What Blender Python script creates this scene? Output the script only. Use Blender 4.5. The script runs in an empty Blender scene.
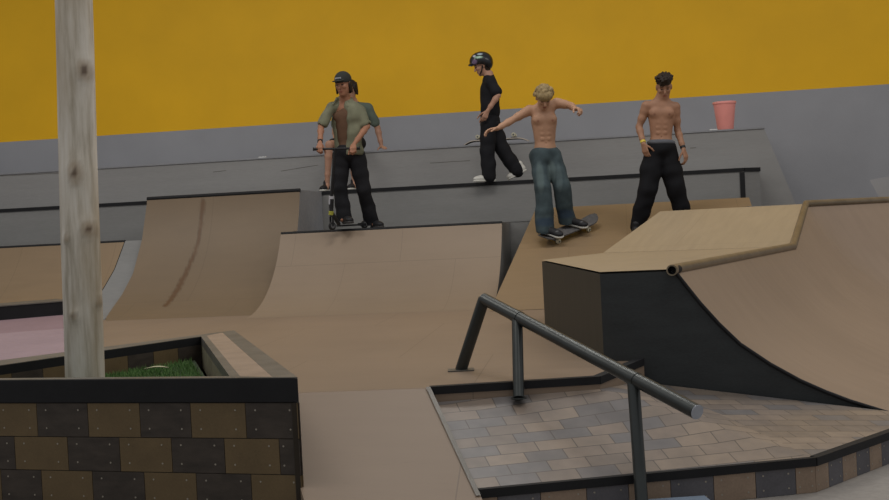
import bpy, bmesh, math, random
import numpy as np
from mathutils import Vector, Matrix, Quaternion
random.seed(7); rng = np.random.default_rng(7)
col = bpy.context.scene.collection
F = 1150.0; CX = 444.5; CY = 250.0; HC = 0.84
ROLL = 0.05; PITCH = math.atan(25 / F)
# ------------------------------------------------------------------ camera
_r = Vector((math.cos(ROLL), 0, -math.sin(ROLL))); _u = Vector((math.sin(ROLL), 0, math.cos(ROLL)))
_f = Vector((0, 1, 0))
FW = (_f * math.cos(PITCH) - _u * math.sin(PITCH)).normalized()
UP = (_u * math.cos(PITCH) + _f * math.sin(PITCH)).normalized()
RT = _r
CAM = Vector((0, 0, HC))
cd = bpy.data.cameras.new('camera'); cam = bpy.data.objects.new('camera', cd); col.objects.link(cam)
cd.sensor_width = 36; cd.lens = 36 * F / 889; cd.clip_end = 200
cam.matrix_world = Matrix(((RT.x, UP.x, -FW.x, CAM.x), (RT.y, UP.y, -FW.y, CAM.y), (RT.z, UP.z, -FW.z, CAM.z), (0, 0, 0, 1)))
bpy.context.scene.camera = cam

def ray(px, py):
    return RT * ((px - CX) / F) - UP * ((py - CY) / F) + FW
def at(px, py, Y):
    d = ray(px, py); return CAM + d * (Y / d.y)
def onz(px, py, z):
    d = ray(px, py); return CAM + d * ((z - CAM.z) / d.z)
def onplane(px, py, p, n):
    d = ray(px, py); return CAM + d * ((p - CAM).dot(n) / d.dot(n))
# wall frame: u to the right along the back wall, v out from it
A9 = math.radians(9)
UD = Vector((math.cos(A9), -math.sin(A9), 0)); VD = Vector((-math.sin(A9), -math.cos(A9), 0)); WO = Vector((0, 14.4, 0))
def W(u, v, z): return WO + UD * u + VD * v + Vector((0, 0, z))
def uv_at(px, py, v):
    p = onplane(px, py, W(0, v, 0), VD); return (p - WO).dot(UD), p.z

# ------------------------------------------------------------------ materials
def s2l(c):
    c = c / 255.0
    return c / 12.92 if c <= 0.04045 else ((c + 0.055) / 1.055) ** 2.4
def rgb(r, g, b): return (s2l(r), s2l(g), s2l(b), 1)
class NT:
    def __init__(s, name):
        s.m = bpy.data.materials.new(name); s.m.use_nodes = True
        s.t = s.m.node_tree; s.b = s.t.nodes['Principled BSDF']
    def n(s, typ, **kw):
        x = s.t.nodes.new(typ)
        for k, v in kw.items():
            if k in x.inputs.keys(): x.inputs[k].default_value = v
            else: setattr(x, k, v)
        return x
    def l(s, a, b): s.t.links.new(a, b)
    def coord(s, scale=(1, 1, 1), rot=(0, 0, 0)):
        g = s.n('ShaderNodeNewGeometry'); m = s.n('ShaderNodeMapping')
        m.inputs['Scale'].default_value = scale; m.inputs['Rotation'].default_value = rot
        s.l(g.outputs['Position'], m.inputs['Vector']); return m.outputs[0]
    def noise(s, vec, scale, detail=4, rough=0.55):
        x = s.n('ShaderNodeTexNoise'); x.inputs['Scale'].default_value = scale; x.inputs['Detail'].default_value = detail
        x.inputs['Roughness'].default_value = rough; s.l(vec, x.inputs['Vector']); return x.outputs['Fac']
    def ramp(s, fac, stops, interp='LINEAR'):
        x = s.n('ShaderNodeValToRGB'); x.color_ramp.interpolation = interp
        e = x.color_ramp.elements
        while len(e) < len(stops): e.new(0.5)
        for i, (p, c) in enumerate(stops): e[i].position = p; e[i].color = c
        s.l(fac, x.inputs['Fac']); return x.outputs['Color']
    def mix(s, fac, a, b, mode='MIX'):
        x = s.n('ShaderNodeMix', data_type='RGBA', blend_type=mode)
        if isinstance(fac, (int, float)): x.inputs[0].default_value = fac
        else: s.l(fac, x.inputs[0])
        for i, v in ((6, a), (7, b)):
            if isinstance(v, tuple): x.inputs[i].default_value = v
            else: s.l(v, x.inputs[i])
        return x.outputs[2]
    def bump(s, h, strength=0.2, dist=0.01):
        x = s.n('ShaderNodeBump'); x.inputs['Strength'].default_value = strength; x.inputs['Distance'].default_value = dist
        s.l(h, x.inputs['Height']); s.l(x.outputs[0], s.b.inputs['Normal'])
    def done(s, color, rough=0.6, metal=0.0, spec=0.4):
        if isinstance(color, tuple): s.b.inputs['Base Color'].default_value = color
        else: s.l(color, s.b.inputs['Base Color'])
        s.b.inputs['Roughness'].default_value = rough; s.b.inputs['Metallic'].default_value = metal
        s.b.inputs['Specular IOR Level'].default_value = spec
        return s.m
def k(c, f): return (c[0] * f, c[1] * f, c[2] * f, 1)

def mottled(name, c, var=0.15, scale=3.0, rough=0.6, metal=0.0, spec=0.4, stretch=(1, 1, 1), rot=(0, 0, 0), bump=0.0, fine=0.0):
    t = NT(name); v = t.coord(stretch, rot)
    f = t.noise(v, scale, 5)
    o = t.ramp(f, [(0.3, k(c, 1 - var)), (0.7, k(c, 1 + var))])
    if fine:
        g = t.noise(v, scale * 14, 3); o = t.mix(fine, o, t.ramp(g, [(0.3, k(c, 0.6)), (0.7, k(c, 1.35))]))
    if bump: t.bump(f, bump)
    return t.done(o, rough, metal, spec)

def painted(name, c, var=0.1, rough=0.6, attr='paint', scale=12, spec=0.3):
    """base colour mottled by noise, with patches from a colour attribute (alpha = how much)"""
    t = NT(name); v = t.coord()
    f = t.noise(v, scale, 4); o = t.ramp(f, [(0.3, k(c, 1 - var)), (0.7, k(c, 1 + var))])
    a = t.n('ShaderNodeVertexColor'); a.layer_name = attr
    o = t.mix(a.outputs['Alpha'], o, a.outputs['Color'])
    return t.done(o, rough, 0, spec)

def skate_wood(name, c, sheet=(1.22, 2.44), rot=0.0, var=0.10, seams=0.45, rough=0.5, stretch=(1, 7, 1), warm=None):
    """sheet material: long grain, scuffs, faint joints between sheets"""
    t = NT(name); v = t.coord((1, 1, 1), (0, 0, rot))
    m = t.n('ShaderNodeMapping'); m.inputs['Scale'].default_value = stretch; t.l(v, m.inputs['Vector'])
    f = t.noise(m.outputs[0], 2.2, 6); big = t.noise(v, 0.55, 4)
    o = t.ramp(f, [(0.28, k(c, 1 - var)), (0.72, k(c, 1 + var))])
    o = t.mix(0.55, o, t.ramp(big, [(0.3, k(c, 0.84)), (0.72, k(warm or c, 1.10))]))
    sc = t.noise(m.outputs[0], 11, 3); o = t.mix(t.ramp(sc, [(0.62, (0, 0, 0, 1)), (0.8, (.25, .25, .25, 1))]), o, k(c, 0.62))
    b = t.n('ShaderNodeTexBrick'); b.offset = 0.5
    b.inputs['Scale'].default_value = 1.0; b.inputs['Brick Width'].default_value = sheet[0]; b.inputs['Row Height'].default_value = sheet[1]
    b.inputs['Mortar Size'].default_value = 0.004; b.inputs['Mortar Smooth'].default_value = 0.3
    t.l(v, b.inputs['Vector'])
    x = t.n('ShaderNodeMath', operation='MULTIPLY'); t.l(b.outputs['Fac'], x.inputs[0]); x.inputs[1].default_value = seams
    o = t.mix(x.outputs[0], o, k(c, 0.45))
    a = t.n('ShaderNodeVertexColor'); a.layer_name = 'paint'
    y = t.n('ShaderNodeMath', operation='MULTIPLY'); t.l(a.outputs['Alpha'], y.inputs[0]); y.inputs[1].default_value = 1.0
    o = t.mix(y.outputs[0], o, a.outputs['Color'])
    return t.done(o, rough, 0, 0.35)

M = {}
GREY = rgb(148, 146, 144)
M['grey'] = mottled('grey_painted_wood', GREY, 0.05, 1.2, 0.7, stretch=(0.6, 0.6, 6), fine=0.12)
M['grey_mid'] = mottled('grey_painted_riser', rgb(133, 132, 130), 0.06, 1.3, 0.7, stretch=(0.6, 0.6, 5), fine=0.12)
M['grey_light'] = mottled('light_grey_panel', rgb(144, 144, 147), 0.08, 1.5, 0.7, fine=0.2)
M['brown'] = skate_wood('brown_skate_surface', rgb(138, 119, 101), rot=0.12, var=.05)
M['ramp_brown'] = skate_wood('brown_ramp_surface', rgb(141, 123, 104), rot=0.157, seams=0.3, var=.05)
M['ramp_gold'] = skate_wood('worn_amber_ramp_surface', rgb(121, 104, 84), rot=0.157, seams=0.3, warm=rgb(126, 106, 82), var=.06)
M['bank_brown'] = skate_wood('worn_bank_surface', rgb(138, 116, 89), rot=0.157, seams=0.3, var=.08)
M['ply'] = skate_wood('pale_plywood', rgb(158, 140, 114), rot=0.5, var=0.13, seams=0.25, stretch=(9, 1.2, 1))
M['ramp_tan'] = skate_wood('tan_ramp_surface', rgb(150, 130, 112), rot=0.5, seams=0.0, stretch=(1.2, 6, 1))
M['black_side'] = mottled('black_painted_ply', rgb(47, 50, 51), 0.22, 3.5, 0.6, fine=0.35, stretch=(1, 1, 4))
M['brown_side'] = mottled('dark_brown_painted_ply', rgb(50, 48, 40), 0.2, 3.5, 0.6, fine=0.3, stretch=(4, 4, 1))
M['black_edge'] = mottled('black_edging', rgb(30, 30, 32), 0.2, 6, 0.6, fine=0.2, spec=.25)
M['steel_edge'] = mottled('worn_grey_steel_edging', rgb(104, 100, 94), 0.25, 6, 0.45, 0.2, fine=0.2)
M['steel'] = mottled('dark_gunmetal_tube', rgb(62, 65, 64), 0.15, 5, 0.36, 0.55, 0.5, fine=0.04)
M['coping'] = mottled('worn_bronze_steel_tube', rgb(132, 118, 98), 0.2, 7, 0.4, 0.5, 0.5, fine=0.2)
M['capmetal'] = mottled('pale_steel_end', rgb(165, 170, 180), 0.1, 20, 0.4, 0.3)
M['plate'] = mottled('blue_grey_steel_plate', rgb(106, 120, 138), 0.12, 9, 0.5, 0.2)
M['concrete'] = mottled('grey_concrete', rgb(150, 144, 138), 0.1, 2.2, 0.7, fine=0.25)
M['pink'] = mottled('dusty_pink_paint', rgb(152, 130, 136), 0.08, 1.5, 0.7, fine=0.15)
M['pink_dark'] = mottled('darker_pink_paint', rgb(138, 114, 120), 0.08, 1.5, 0.7, fine=0.15)
M['tile_brown'] = mottled('brown_wall_tile', rgb(106, 88, 60), 0.12, 9, 0.6, fine=0.25)
M['tile_dark'] = mottled('dark_wall_tile', rgb(64, 56, 49), 0.4, 9, 0.55, stretch=(1, 1, 3), fine=0.3)
M['tile_tan'] = mottled('tan_edge_board', rgb(150, 129, 110), 0.14, 7, 0.6, fine=0.25)
M['tile_slate'] = mottled('slate_edge_board', rgb(96, 94, 98), 0.18, 7, 0.6, fine=0.25)
M['screw'] = mottled('zinc_screw', rgb(165, 158, 145), 0.05, 30, 0.4, 0.5)
M['joint'] = mottled('dark_joint', rgb(50, 42, 32), 0.1, 9, 0.8)
M['turf'] = mottled('green_turf', rgb(78, 116, 58), 0.4, 40, 0.7)
M['soil'] = mottled('dark_turf_backing', rgb(40, 56, 30), 0.3, 20, 0.8)
def wall_mat():
    t = NT('yellow_and_grey_wall_paint'); g = t.n('ShaderNodeNewGeometry'); sp = t.n('ShaderNodeSeparateXYZ')
    t.l(g.outputs['Position'], sp.inputs[0])
    c = t.n('ShaderNodeMath', operation='GREATER_THAN'); t.l(sp.outputs['Z'], c.inputs[0]); c.inputs[1].default_value = ZY
    f = t.noise(g.outputs['Position'], 1.1, 5); f2 = t.noise(g.outputs['Position'], 45, 2)
    y = rgb(243, 186, 18); gr = rgb(158, 158, 162)
    Y = t.ramp(f, [(0.3, k(y, 0.95)), (0.7, k(y, 1.05))]); G = t.ramp(f, [(0.3, k(gr, 0.93)), (0.7, k(gr, 1.05))])
    t.bump(f2, 0.12, 0.01)
    return t.done(t.mix(c.outputs[0], G, Y), 0.55, 0, 0.35)
def paver_mat():
    t = NT('mixed_tone_pavers'); v = t.coord((1, 1, 1), (0, 0, -0.21))
    def br(w, h, off):
        b = t.n('ShaderNodeTexBrick'); b.offset = off; b.offset_frequency = 2
        b.inputs['Color1'].default_value = (0, 0, 0, 1); b.inputs['Color2'].default_value = (1, 1, 1, 1); b.inputs['Mortar'].default_value = (0, 0, 0, 1)
        b.inputs['Scale'].default_value = 1; b.inputs['Brick Width'].default_value = w; b.inputs['Row Height'].default_value = h
        b.inputs['Mortar Size'].default_value = 0.0028; b.inputs['Mortar Smooth'].default_value = 0.2
        t.l(v, b.inputs['Vector']); return b
    b = br(0.19, 0.095, 0.42)
    o = t.ramp(b.outputs['Color'], [(0.0, rgb(128, 117, 108)), (0.22, rgb(143, 129, 116)), (0.42, rgb(118, 114, 113)), (0.6, rgb(137, 124, 113)), (0.78, rgb(131, 119, 108)), (0.9, rgb(114, 109, 107))], 'CONSTANT')
    n = t.noise(v, 9, 5); o = t.mix(0.5, o, t.mix(1.0, o, t.ramp(n, [(0.3, (.72, .72, .74, 1)), (0.7, (1.25, 1.2, 1.15, 1))]), 'MULTIPLY'))
    o = t.mix(b.outputs['Fac'], o, rgb(88, 80, 74))
    return t.done(o, 0.42, 0, 0.45)
def pole_mat():
    t = NT('weathered_peeled_log'); v = t.coord((9, 9, 0.9)); vk = t.coord()
    f = t.noise(v, 2.2, 6, 0.6); o = t.ramp(f, [(0.25, rgb(152, 141, 122)), (0.5, rgb(208, 200, 186)), (0.75, rgb(228, 222, 212))])
    f2 = t.noise(t.coord((2, 2, 0.5)), 2.5, 4); o = t.mix(t.ramp(f2, [(0.45, (0, 0, 0, 1)), (0.7, (.6, .6, .6, 1))]), o, rgb(168, 150, 122))
    a = t.n('ShaderNodeVertexColor'); a.layer_name = 'paint'; o = t.mix(a.outputs['Alpha'], o, a.outputs['Color'])
    t.bump(f, 0.35, 0.01)
    return t.done(o, 0.75, 0, 0.2)

# ------------------------------------------------------------------ mesh helpers
class MB:
    def __init__(s): s.v = []; s.f = []; s.m = []
    def add(s, vs, fs, mi=0):
        o = len(s.v); s.v += [Vector(x) for x in vs]; s.f += [tuple(o + i for i in f) for f in fs]; s.m += [mi] * len(fs)
    def quad(s, a, b, c, d, mi=0): s.add([a, b, c, d], [(0, 1, 2, 3)], mi)
    def poly(s, pts, mi=0): s.add(pts, [tuple(range(len(pts)))], mi)
    def hexa(s, bot, top, mi=0):
        n = len(bot); fs = [tuple(reversed(range(n))), tuple(range(n, 2 * n))]
        for i in range(n): j = (i + 1) % n; fs.append((i, j, n + j, n + i))
        s.add(list(bot) + list(top), fs, mi)
    def box(s, c, x, y, z, mi=0):
        """box about centre c with half-axis vectors x, y, z"""
        c = Vector(c)
        s.hexa([c - x - y - z, c + x - y - z, c + x + y - z, c - x + y - z], [c - x - y + z, c + x - y + z, c + x + y + z, c - x + y + z], mi)
    def prism(s, pts, z0, mi=0):
        pts = [Vector(p) for p in pts]; s.hexa([Vector((p.x, p.y, z0)) for p in pts], pts, mi)
    def bar(s, a, b, w, h, mi=0, up=Vector((0, 0, 1))):
        """rectangular bar from a to b: width w sideways, h tall, hanging below the line"""
        a = Vector(a); b = Vector(b); d = (b - a).normalized(); sd = d.cross(up).normalized(); n = sd.cross(d).normalized()
        s.hexa([a - sd * w / 2 - n * h, a + sd * w / 2 - n * h, b + sd * w / 2 - n * h, b - sd * w / 2 - n * h],
               [a - sd * w / 2, a + sd * w / 2, b + sd * w / 2, b - sd * w / 2], mi)
    def tube(s, pts, r, seg=20, mi=0, caps=True, capmi=None):
        pts = [Vector(p) for p in pts]; n = len(pts); r = r if isinstance(r, (list, tuple)) else [r] * n
        T = []
        for i in range(n):
            a = pts[max(0, i - 1)]; b = pts[min(n - 1, i + 1)]; T.append((b - a).normalized())
        ref = Vector((0, 0, 1)) if abs(T[0].z) < 0.9 else Vector((1, 0, 0)); x = T[0].cross(ref).normalized()
        vs = []
        for i in range(n):
            x = (x - T[i] * x.dot(T[i])).normalized(); y = T[i].cross(x)
            for q in range(seg):
                a = 2 * math.pi * q / seg; vs.append(pts[i] + (x * math.cos(a) + y * math.sin(a)) * r[i])
        fs = []
        for i in range(n - 1):
            for q in range(seg): w = (q + 1) % seg; fs.append((i * seg + q, i * seg + w, (i + 1) * seg + w, (i + 1) * seg + q))
        s.add(vs, fs, mi)
        if caps:
            cm = mi if capmi is None else capmi
            o = len(s.v) - len(vs)
            s.f += [tuple(o + q for q in reversed(range(seg))), tuple(o + (n - 1) * seg + q for q in range(seg))]; s.m += [cm, cm]
    def grid(s, P, mi=0):
        n = len(P); m = len(P[0]); fs = []
        for i in range(n - 1):
            for j in range(m - 1): fs.append((i * m + j, i * m + j + 1, (i + 1) * m + j + 1, (i + 1) * m + j))
        s.add([p for row in P for p in row], fs, mi)
def O(root): return Vector(root.location) if root else Vector((0, 0, 0))
def wloc(o):
    p = Vector((0, 0, 0))
    while o is not None: p += Vector(o.location); o = o.parent
    return p
def obj(name, mb, mats, parent=None, smooth=False, loc=None, bevel=0.0, recalc=True, angle=40):
    """link the shape as ONE mesh object; vertices are world positions"""
    if not isinstance(mats, (list, tuple)): mats = [mats]
    base = wloc(parent)
    if parent is None: loc = Vector(loc) if loc is not None else Vector((0, 0, 0))
    else: loc = Vector((0, 0, 0))
    me = bpy.data.meshes.new(name); me.from_pydata([tuple(v - base - loc) for v in mb.v], [], mb.f)
    for m in mats: me.materials.append(m)
    me.polygons.foreach_set('material_index', mb.m)
    if recalc:
        b = bmesh.new(); b.from_mesh(me); bmesh.ops.remove_doubles(b, verts=b.verts, dist=1e-5); bmesh.ops.recalc_face_normals(b, faces=b.faces); b.to_mesh(me); b.free()
    if smooth:
        me.polygons.foreach_set('use_smooth', [True] * len(me.polygons))
        try: me.set_sharp_from_angle(angle=math.radians(angle))
        except Exception: pass
    o = bpy.data.objects.new(name, me); col.objects.link(o); o.location = loc
    if parent: o.parent = parent
    if bevel:
        bv = o.modifiers.new('bevel', 'BEVEL'); bv.width = bevel; bv.segments = 2; bv.limit_method = 'ANGLE'
    return o
def thing(name, label, cat, loc, group=None):
    o = bpy.data.objects.new(name, None); col.objects.link(o); o.location = loc; o.empty_display_size = 0.1
    o['label'] = label; o['category'] = cat
    if group: o['group'] = group
    return o
def tag(o, label, cat, group=None, kind=None):
    o['label'] = label; o['category'] = cat
    if group: o['group'] = group
    if kind: o['kind'] = kind
    return o
def struct(o): o['kind'] = 'structure'; return o
def paint(o, spots, world=True):
    """colour attribute 'paint' from spots (centre, radius, colour, strength)"""
    me = o.data; n = len(me.vertices); co = np.empty(n * 3); me.vertices.foreach_get('co', co); co = co.reshape(-1, 3) + np.array(wloc(o))
    out = np.zeros((n, 4))
    for c, r, cl, st in spots:
        d = np.linalg.norm((co - np.array(c)) / np.array(r), axis=1)
        a = np.clip((1.25 - d) / 0.5, 0, 1) * st
        w = a > out[:, 3]
        out[w, :3] = cl[:3]; out[w, 3] = a[w]
    at_ = me.color_attributes.new('paint', 'FLOAT_COLOR', 'POINT'); at_.data.foreach_set('color', out.reshape(-1))

# ------------------------------------------------------------------ room
u0, ZY = uv_at(444, 113.3, -2.0)
M['wall'] = wall_mat(); M['paver'] = paver_mat(); M['pole'] = pole_mat()
m = MB(); a, b = W(-14, -2.0, 0), W(14, -2.0, 0); n_ = VD * 0.2
m.hexa([Vector((p.x, p.y, -0.5)) for p in (a, b, b - n_, a - n_)], [Vector((p.x, p.y, 7.0)) for p in (a, b, b - n_, a - n_)])
struct(obj('wall_back', m, M['wall']))
m = MB(); m.hexa([(-14, -3, -0.6), (14, -3, -0.6), (14, 19, -0.6), (-14, 19, -0.6)], [(-14, -3, -0.5), (14, -3, -0.5), (14, 19, -0.5), (-14, 19, -0.5)])
struct(obj('floor', m, M['concrete']))

# ------------------------------------------------------------------ planter outline (needed by the ramp floor)
ZR = 0.19
pF1 = onz(297.5, 378, ZR); pF0 = onz(0, 380.5, ZR); pB1 = onz(234, 330.8, ZR); pB0 = onz(0, 361.0, ZR)
dF = (pF0 - pF1).normalized(); pFL = pF1 + dF * 2.42
dB = (pB0 - pB1); dB = dB.normalized(); pBL = pB1 + dB * 2.38
# pad corners
ZF = -0.34
PF1 = onz(478, 490.5, ZF); PF2 = onz(815, 458.5, ZF); PF3 = onz(889, 432.5, ZF)
bl = onz(430, 388, 0.0); kk = onz(600, 377.5, 0.0); cc = onz(644, 364.5, 0.0)
# box corners on the ground
BK0 = onz(545, 325, 0.0); BK1 = onz(604, 361.5, 0.0); BE = onz(889, 415, -0.335)
fdir = Vector((BE.x - BK1.x, BE.y - BK1.y, 0)).normalized(); fnor = Vector((fdir.y, -fdir.x, 0))   # front face dir and outward normal (towards camera)
def onfront(px, py): return onplane(px, py, BK1, fnor)
ZT = 0.522
P1 = onfront(672, 270); P1.z = ZT; P2 = onz(793, 246.5, ZT); ZU = 0.868; P3 = at(806, 206, 10.6); P3.z = ZU; P4 = at(889, 203.2, 11.2); P4.z = ZU
P4 = P3 + (P4 - P3) * 1.6
K0t = Vector((BK0.x, BK0.y, ZT)); K1t = Vector((BK1.x, BK1.y, ZT))
B0 = onz(603, 253, ZT); B1 = at(660, 210, 11.2); B1.z = ZU; U1 = B1 + Vector((.9, 1.35, 0)); U2 = Vector((P4.x + .2, 12.2, ZU))

# ------------------------------------------------------------------ brown wooden ramp floor
fl = thing('ramp_floor', 'wide brown wooden skate floor that slopes down between planter and handrail', 'ramp', (0, 9, 0))
backv = [W(9, 0.05, 0), W(-9, 0.05, 0)]
eps = 0.006
rw = (pB1 - pF1); rwn = Vector((rw.y, -rw.x, 0)).normalized()
if rwn.x < 0: rwn = -rwn
def on_right(Y): t = (Y - pF1.y) / rw.y; p = pF1 + rw * t + rwn * eps; return Vector((p.x, p.y, 0))
brk = on_right(6.02)
bo = Vector((dB.y, -dB.x, 0)).normalized()
if bo.y < 0: bo = -bo
fdm = -fnor
xin = BK1 + fdir * 0.36
poly = [backv[0], backv[1], Vector((-9, pBL.y, 0)), pBL + bo * eps, pB1 + bo * eps * 1.2, on_right(7.6), brk, bl, kk, cc, BK1 + fdir * ((cc.x + .004 - BK1.x) / fdir.x) - fnor * .03, xin - fnor * .06,
        Vector((P2.x - .15, P2.y, 0)), Vector((P3.x - .1, P3.y, 0)), Vector((P4.x, P4.y + .1, 0)), Vector((9, P4.y + .1, 0))]
for p in poly: p.z = 0.0 if p is not cc else 0.03
poly = [Vector(p) for p in poly]; poly[9].z = 0.0
m = MB(); m.prism(poly, -0.5); obj('flat', m, M['brown'], fl)
# bank down to the concrete
slope = (PF1 - bl); toe = bl + slope * (0.5 / -slope.z)
toeL = on_right(4.55); toeL.z = -0.5; toeL.x = -0.55
cor = pF1 + rwn * eps; 
m = MB()
top = [Vector((brk.x, brk.y, -.0005)), Vector((bl.x, bl.y, -.0005)), toe + Vector((0, 0, .002)), toeL + Vector((0, 0, .002))]
gr = [[(top[0].lerp(top[1], j / 16)).lerp(top[3].lerp(top[2], j / 16), i / 16) for j in range(17)] for i in range(17)]
for row in gr: 
    for p in row: p.z = p.z
m.grid(gr)
for e in ([gr[0], gr[-1], [r_[0] for r_ in gr], [r_[-1] for r_ in gr]]): m.grid([[Vector((p.x, p.y, -.4995)) for p in e], e])
obj('bank', m, M['brown'], fl, smooth=True)
# black edge along the back and left of the pad
m = MB()
inn = Vector((0, -1, 0))
for a, b in ((bl, kk), (kk, cc)):
    d = (b - a).normalized(); s = Vector((d.y, -d.x, 0)).normalized()
    a2, b2 = a + s * 0.004, b + s * 0.004
    m.hexa([a2 + Vector((0, 0, -.035)), b2 + Vector((0, 0, -.035)), b2 - s * .05 + Vector((0, 0, -.035)), a2 - s * .05 + Vector((0, 0, -.035))],
           [a2 + Vector((0, 0, .006)), b2 + Vector((0, 0, .006)), b2 - s * .05 + Vector((0, 0, .006)), a2 - s * .05 + Vector((0, 0, .006))])
obj('edge_trim', m, M['black_edge'], fl)
m = MB()
d = (toe - bl).normalized(); s = Vector((d.y, -d.x, 0)).normalized()
if s.x < 0: s = -s
a, b = bl - s * .035, PF1 - s * .035 + d * 0.04
m.quad(bl - s * .022 + Vector((0, 0, .007)), bl + s * 0.002 + Vector((0, 0, .007)), PF1 + d * .05 + Vector((0, 0, .007)), PF1 - s * .022 + d * .05 + Vector((0, 0, .007)))
obj('edge_strip', m, M['steel_edge'], fl)

# ------------------------------------------------------------------ paver pad
pad = thing('paver_pad', 'sunken pad of mixed tan and grey pavers with black edging under the handrail', 'ramp', (PF2.x * .5, 5.6, -0.5))
nA = Vector((PF3.x - PF2.x, PF3.y - PF2.y, 0)); F3e = PF2 + nA * 1.0
tt = (BK1 + fdir * 1.5 - PF2).dot(fnor) / nA.dot(fnor); F3e = PF2 + nA * (tt * 0.965)
g = fnor * 0.02
Cb = onplane(657, 383, BK1 + fnor * .02, fnor); Cb.z = -0.135
Kb = Vector((kk.x, kk.y - .004, -0.06)); BLb = Vector((bl.x + .02, bl.y - .004, -0.075)); CCb = Vector((cc.x + .006, cc.y - .004, -0.09))
Cb2 = Vector((cc.x + 0.01, 0, -0.115)); tq = (cc.x + 0.01 - BK1.x) / fdir.x; Cb2.y = (BK1 + fdir * tq + g).y
PF1i = PF1 + s * 0.004
def shrink(p, d=.0): return p
m = MB()
surf = [PF1i, PF2, F3e, Cb, Cb2, CCb, Kb, BLb]
tris = [(0, 1, 7), (1, 6, 7), (1, 5, 6), (1, 3, 5), (3, 4, 5), (1, 2, 3)]
m.add(surf, tris, 0); obj('paving', m, M['paver'], pad, smooth=True, angle=80)
# front face boards from the photo's joints, dark edge above
ev = Vector((0, 0, 1))
def face_strip(a, b, cuts, mats0, zt, zb, nrm, mb, scr=True, th=.004):
    """boards between cut fractions along a->b"""
    for i in range(len(cuts) - 1):
        p, q = a + (b - a) * cuts[i], a + (b - a) * cuts[i + 1]
        gp = (q - p).normalized() * 0.0015
        p1, q1 = p + gp, q - gp
        mi = mats0[i % len(mats0)]
        mb.hexa([Vector((p1.x, p1.y, zb)), Vector((q1.x, q1.y, zb)), Vector((q1.x, q1.y, zb)) - nrm * th, Vector((p1.x, p1.y, zb)) - nrm * th],
                [Vector((p1.x, p1.y, zt)), Vector((q1.x, q1.y, zt)), Vector((q1.x, q1.y, zt)) - nrm * th, Vector((p1.x, p1.y, zt)) - nrm * th], mi)
        if scr:
            for fx in (0.18, 0.82):
                for fz in (0.25, 0.8):
                    c = p1 + (q1 - p1) * fx; c = Vector((c.x, c.y, zb + (zt - zb) * fz)) + nrm * 0.0002
                    mb.tube([c - nrm * .003, c + nrm * .0012], 0.0045, 8, 2)
def pxfrac(a, b, px, n):
    """fraction along a->b of the point seen at column px"""
    lo, hi = -.2, 1.3; up_ = (b - CAM).dot(RT) / (b - CAM).dot(FW) > (a - CAM).dot(RT) / (a - CAM).dot(FW)
    for _ in range(50):
        mid = (lo + hi) / 2; p = a + (b - a) * mid; v = p - CAM; x = CX + F * v.dot(RT) / v.dot(FW)
        if (x < px) == up_: lo = mid
        else: hi = mid
    return (lo + hi) / 2
def nrm_out(a, b):
    d = (b - a); n = Vector((d.y, -d.x, 0)).normalized()
    return n if n.dot(Vector((0, 0, 0)) - a) > 0 else -n
for (a, b, cols) in ((PF1i, PF2, [478, 497, 540, 586, 628, 670, 713, 755, 795, 815]), (PF2, F3e, [815, 828, 842, 856, 869, 881, 893, 905, 916])):
    nn = nrm_out(a, b); m = MB()
    cu = [pxfrac(a, b, x, 0) for x in cols]; cu[0] = 0.0; cu = [min(c, 1.0) for c in cu]
    if cu[-1] < 1: cu[-1] = 1.0
    cu = sorted(set(cu))
    face_strip(a + nn * .0, b + nn * .0, cu, [0, 1], ZF - 0.034, -0.4985, nn, m)
    obj('front_face', m, [M['tile_tan'], M['tile_slate'], M['screw']], pad)
    m = MB()
    a2, b2 = a + nn * .012, b + nn * .012
    if a is PF2: a2 = a + nn * .012
    z1 = ZF + .006
    m.hexa([Vector((p.x, p.y, ZF - .034)) for p in (a2, b2, b2 - nn * .045, a2 - nn * .045)], [Vector((p.x, p.y, z1)) for p in (a2, b2, b2 - nn * .045, a2 - nn * .045)])
    obj('edge_trim', m, M['black_edge'], pad)
# ------------------------------------------------------------------ planter
pl = thing('planter', 'tiled planter box with black rim around green turf and a log', 'planter', (-2.2, 5.9, -0.5))
fn = nrm_out(pF1, pFL)
mats_t = [M['tile_brown'], M['tile_dark'], M['screw']]
def tiled_face(a, b, nn, rows, name, zt):
    mb = MB()
    # backing
    e_ = (b - a).normalized() * .012; q_ = (a - nn * .004 + e_ * .3, b - nn * .004 - e_, b - nn * .024 - e_, a - nn * .024 + e_)
    mb.hexa([Vector((p.x, p.y, -0.4985)) for p in q_], [Vector((p.x, p.y, zt)) for p in q_], 3)
    for (z1, z0, cuts, first) in rows:
        face_strip(a, b, cuts, [first, 1 - first], z1 - .002, z0 + .002, nn, mb)
    return obj(name, mb, mats_t + [M['joint']], pl)
TH = 0.163; zt0 = ZR - 0.112
def cutpx(a, b, px): return pxfrac(a, b, px, 0)
def fullcuts(a, b, cols, step):
    """cols run right to left from corner; extended past the frame at the same step"""
    c = [cutpx(a, b, x) for x in cols]; c[0] = 0.0
    L = (b - a).length; s_ = step / L
    while c[-1] + s_ < 1: c.append(c[-1] + s_)
    if c[-1] < 1: c.append(1.0)
    return c
rows = [(zt0, zt0 - TH, fullcuts(pF1, pFL, [297, 243, 188, 137, 85, 34], .235), 1),
        (zt0 - TH, zt0 - 2 * TH, fullcuts(pF1, pFL, [297, 275, 220, 167, 115, 63, 10], .235), 1),
        (zt0 - 2 * TH, zt0 - 3 * TH, fullcuts(pF1, pFL, [297, 245, 190, 138, 86, 35], .235), 0),
        (zt0 - 3 * TH, -0.498, fullcuts(pF1, pFL, [297, 275, 220, 167, 115, 63, 10], .235), 1)]
tiled_face(pF1 + fn * -.006, pFL + fn * -.006, fn, rows, 'front_wall', zt0)
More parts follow.
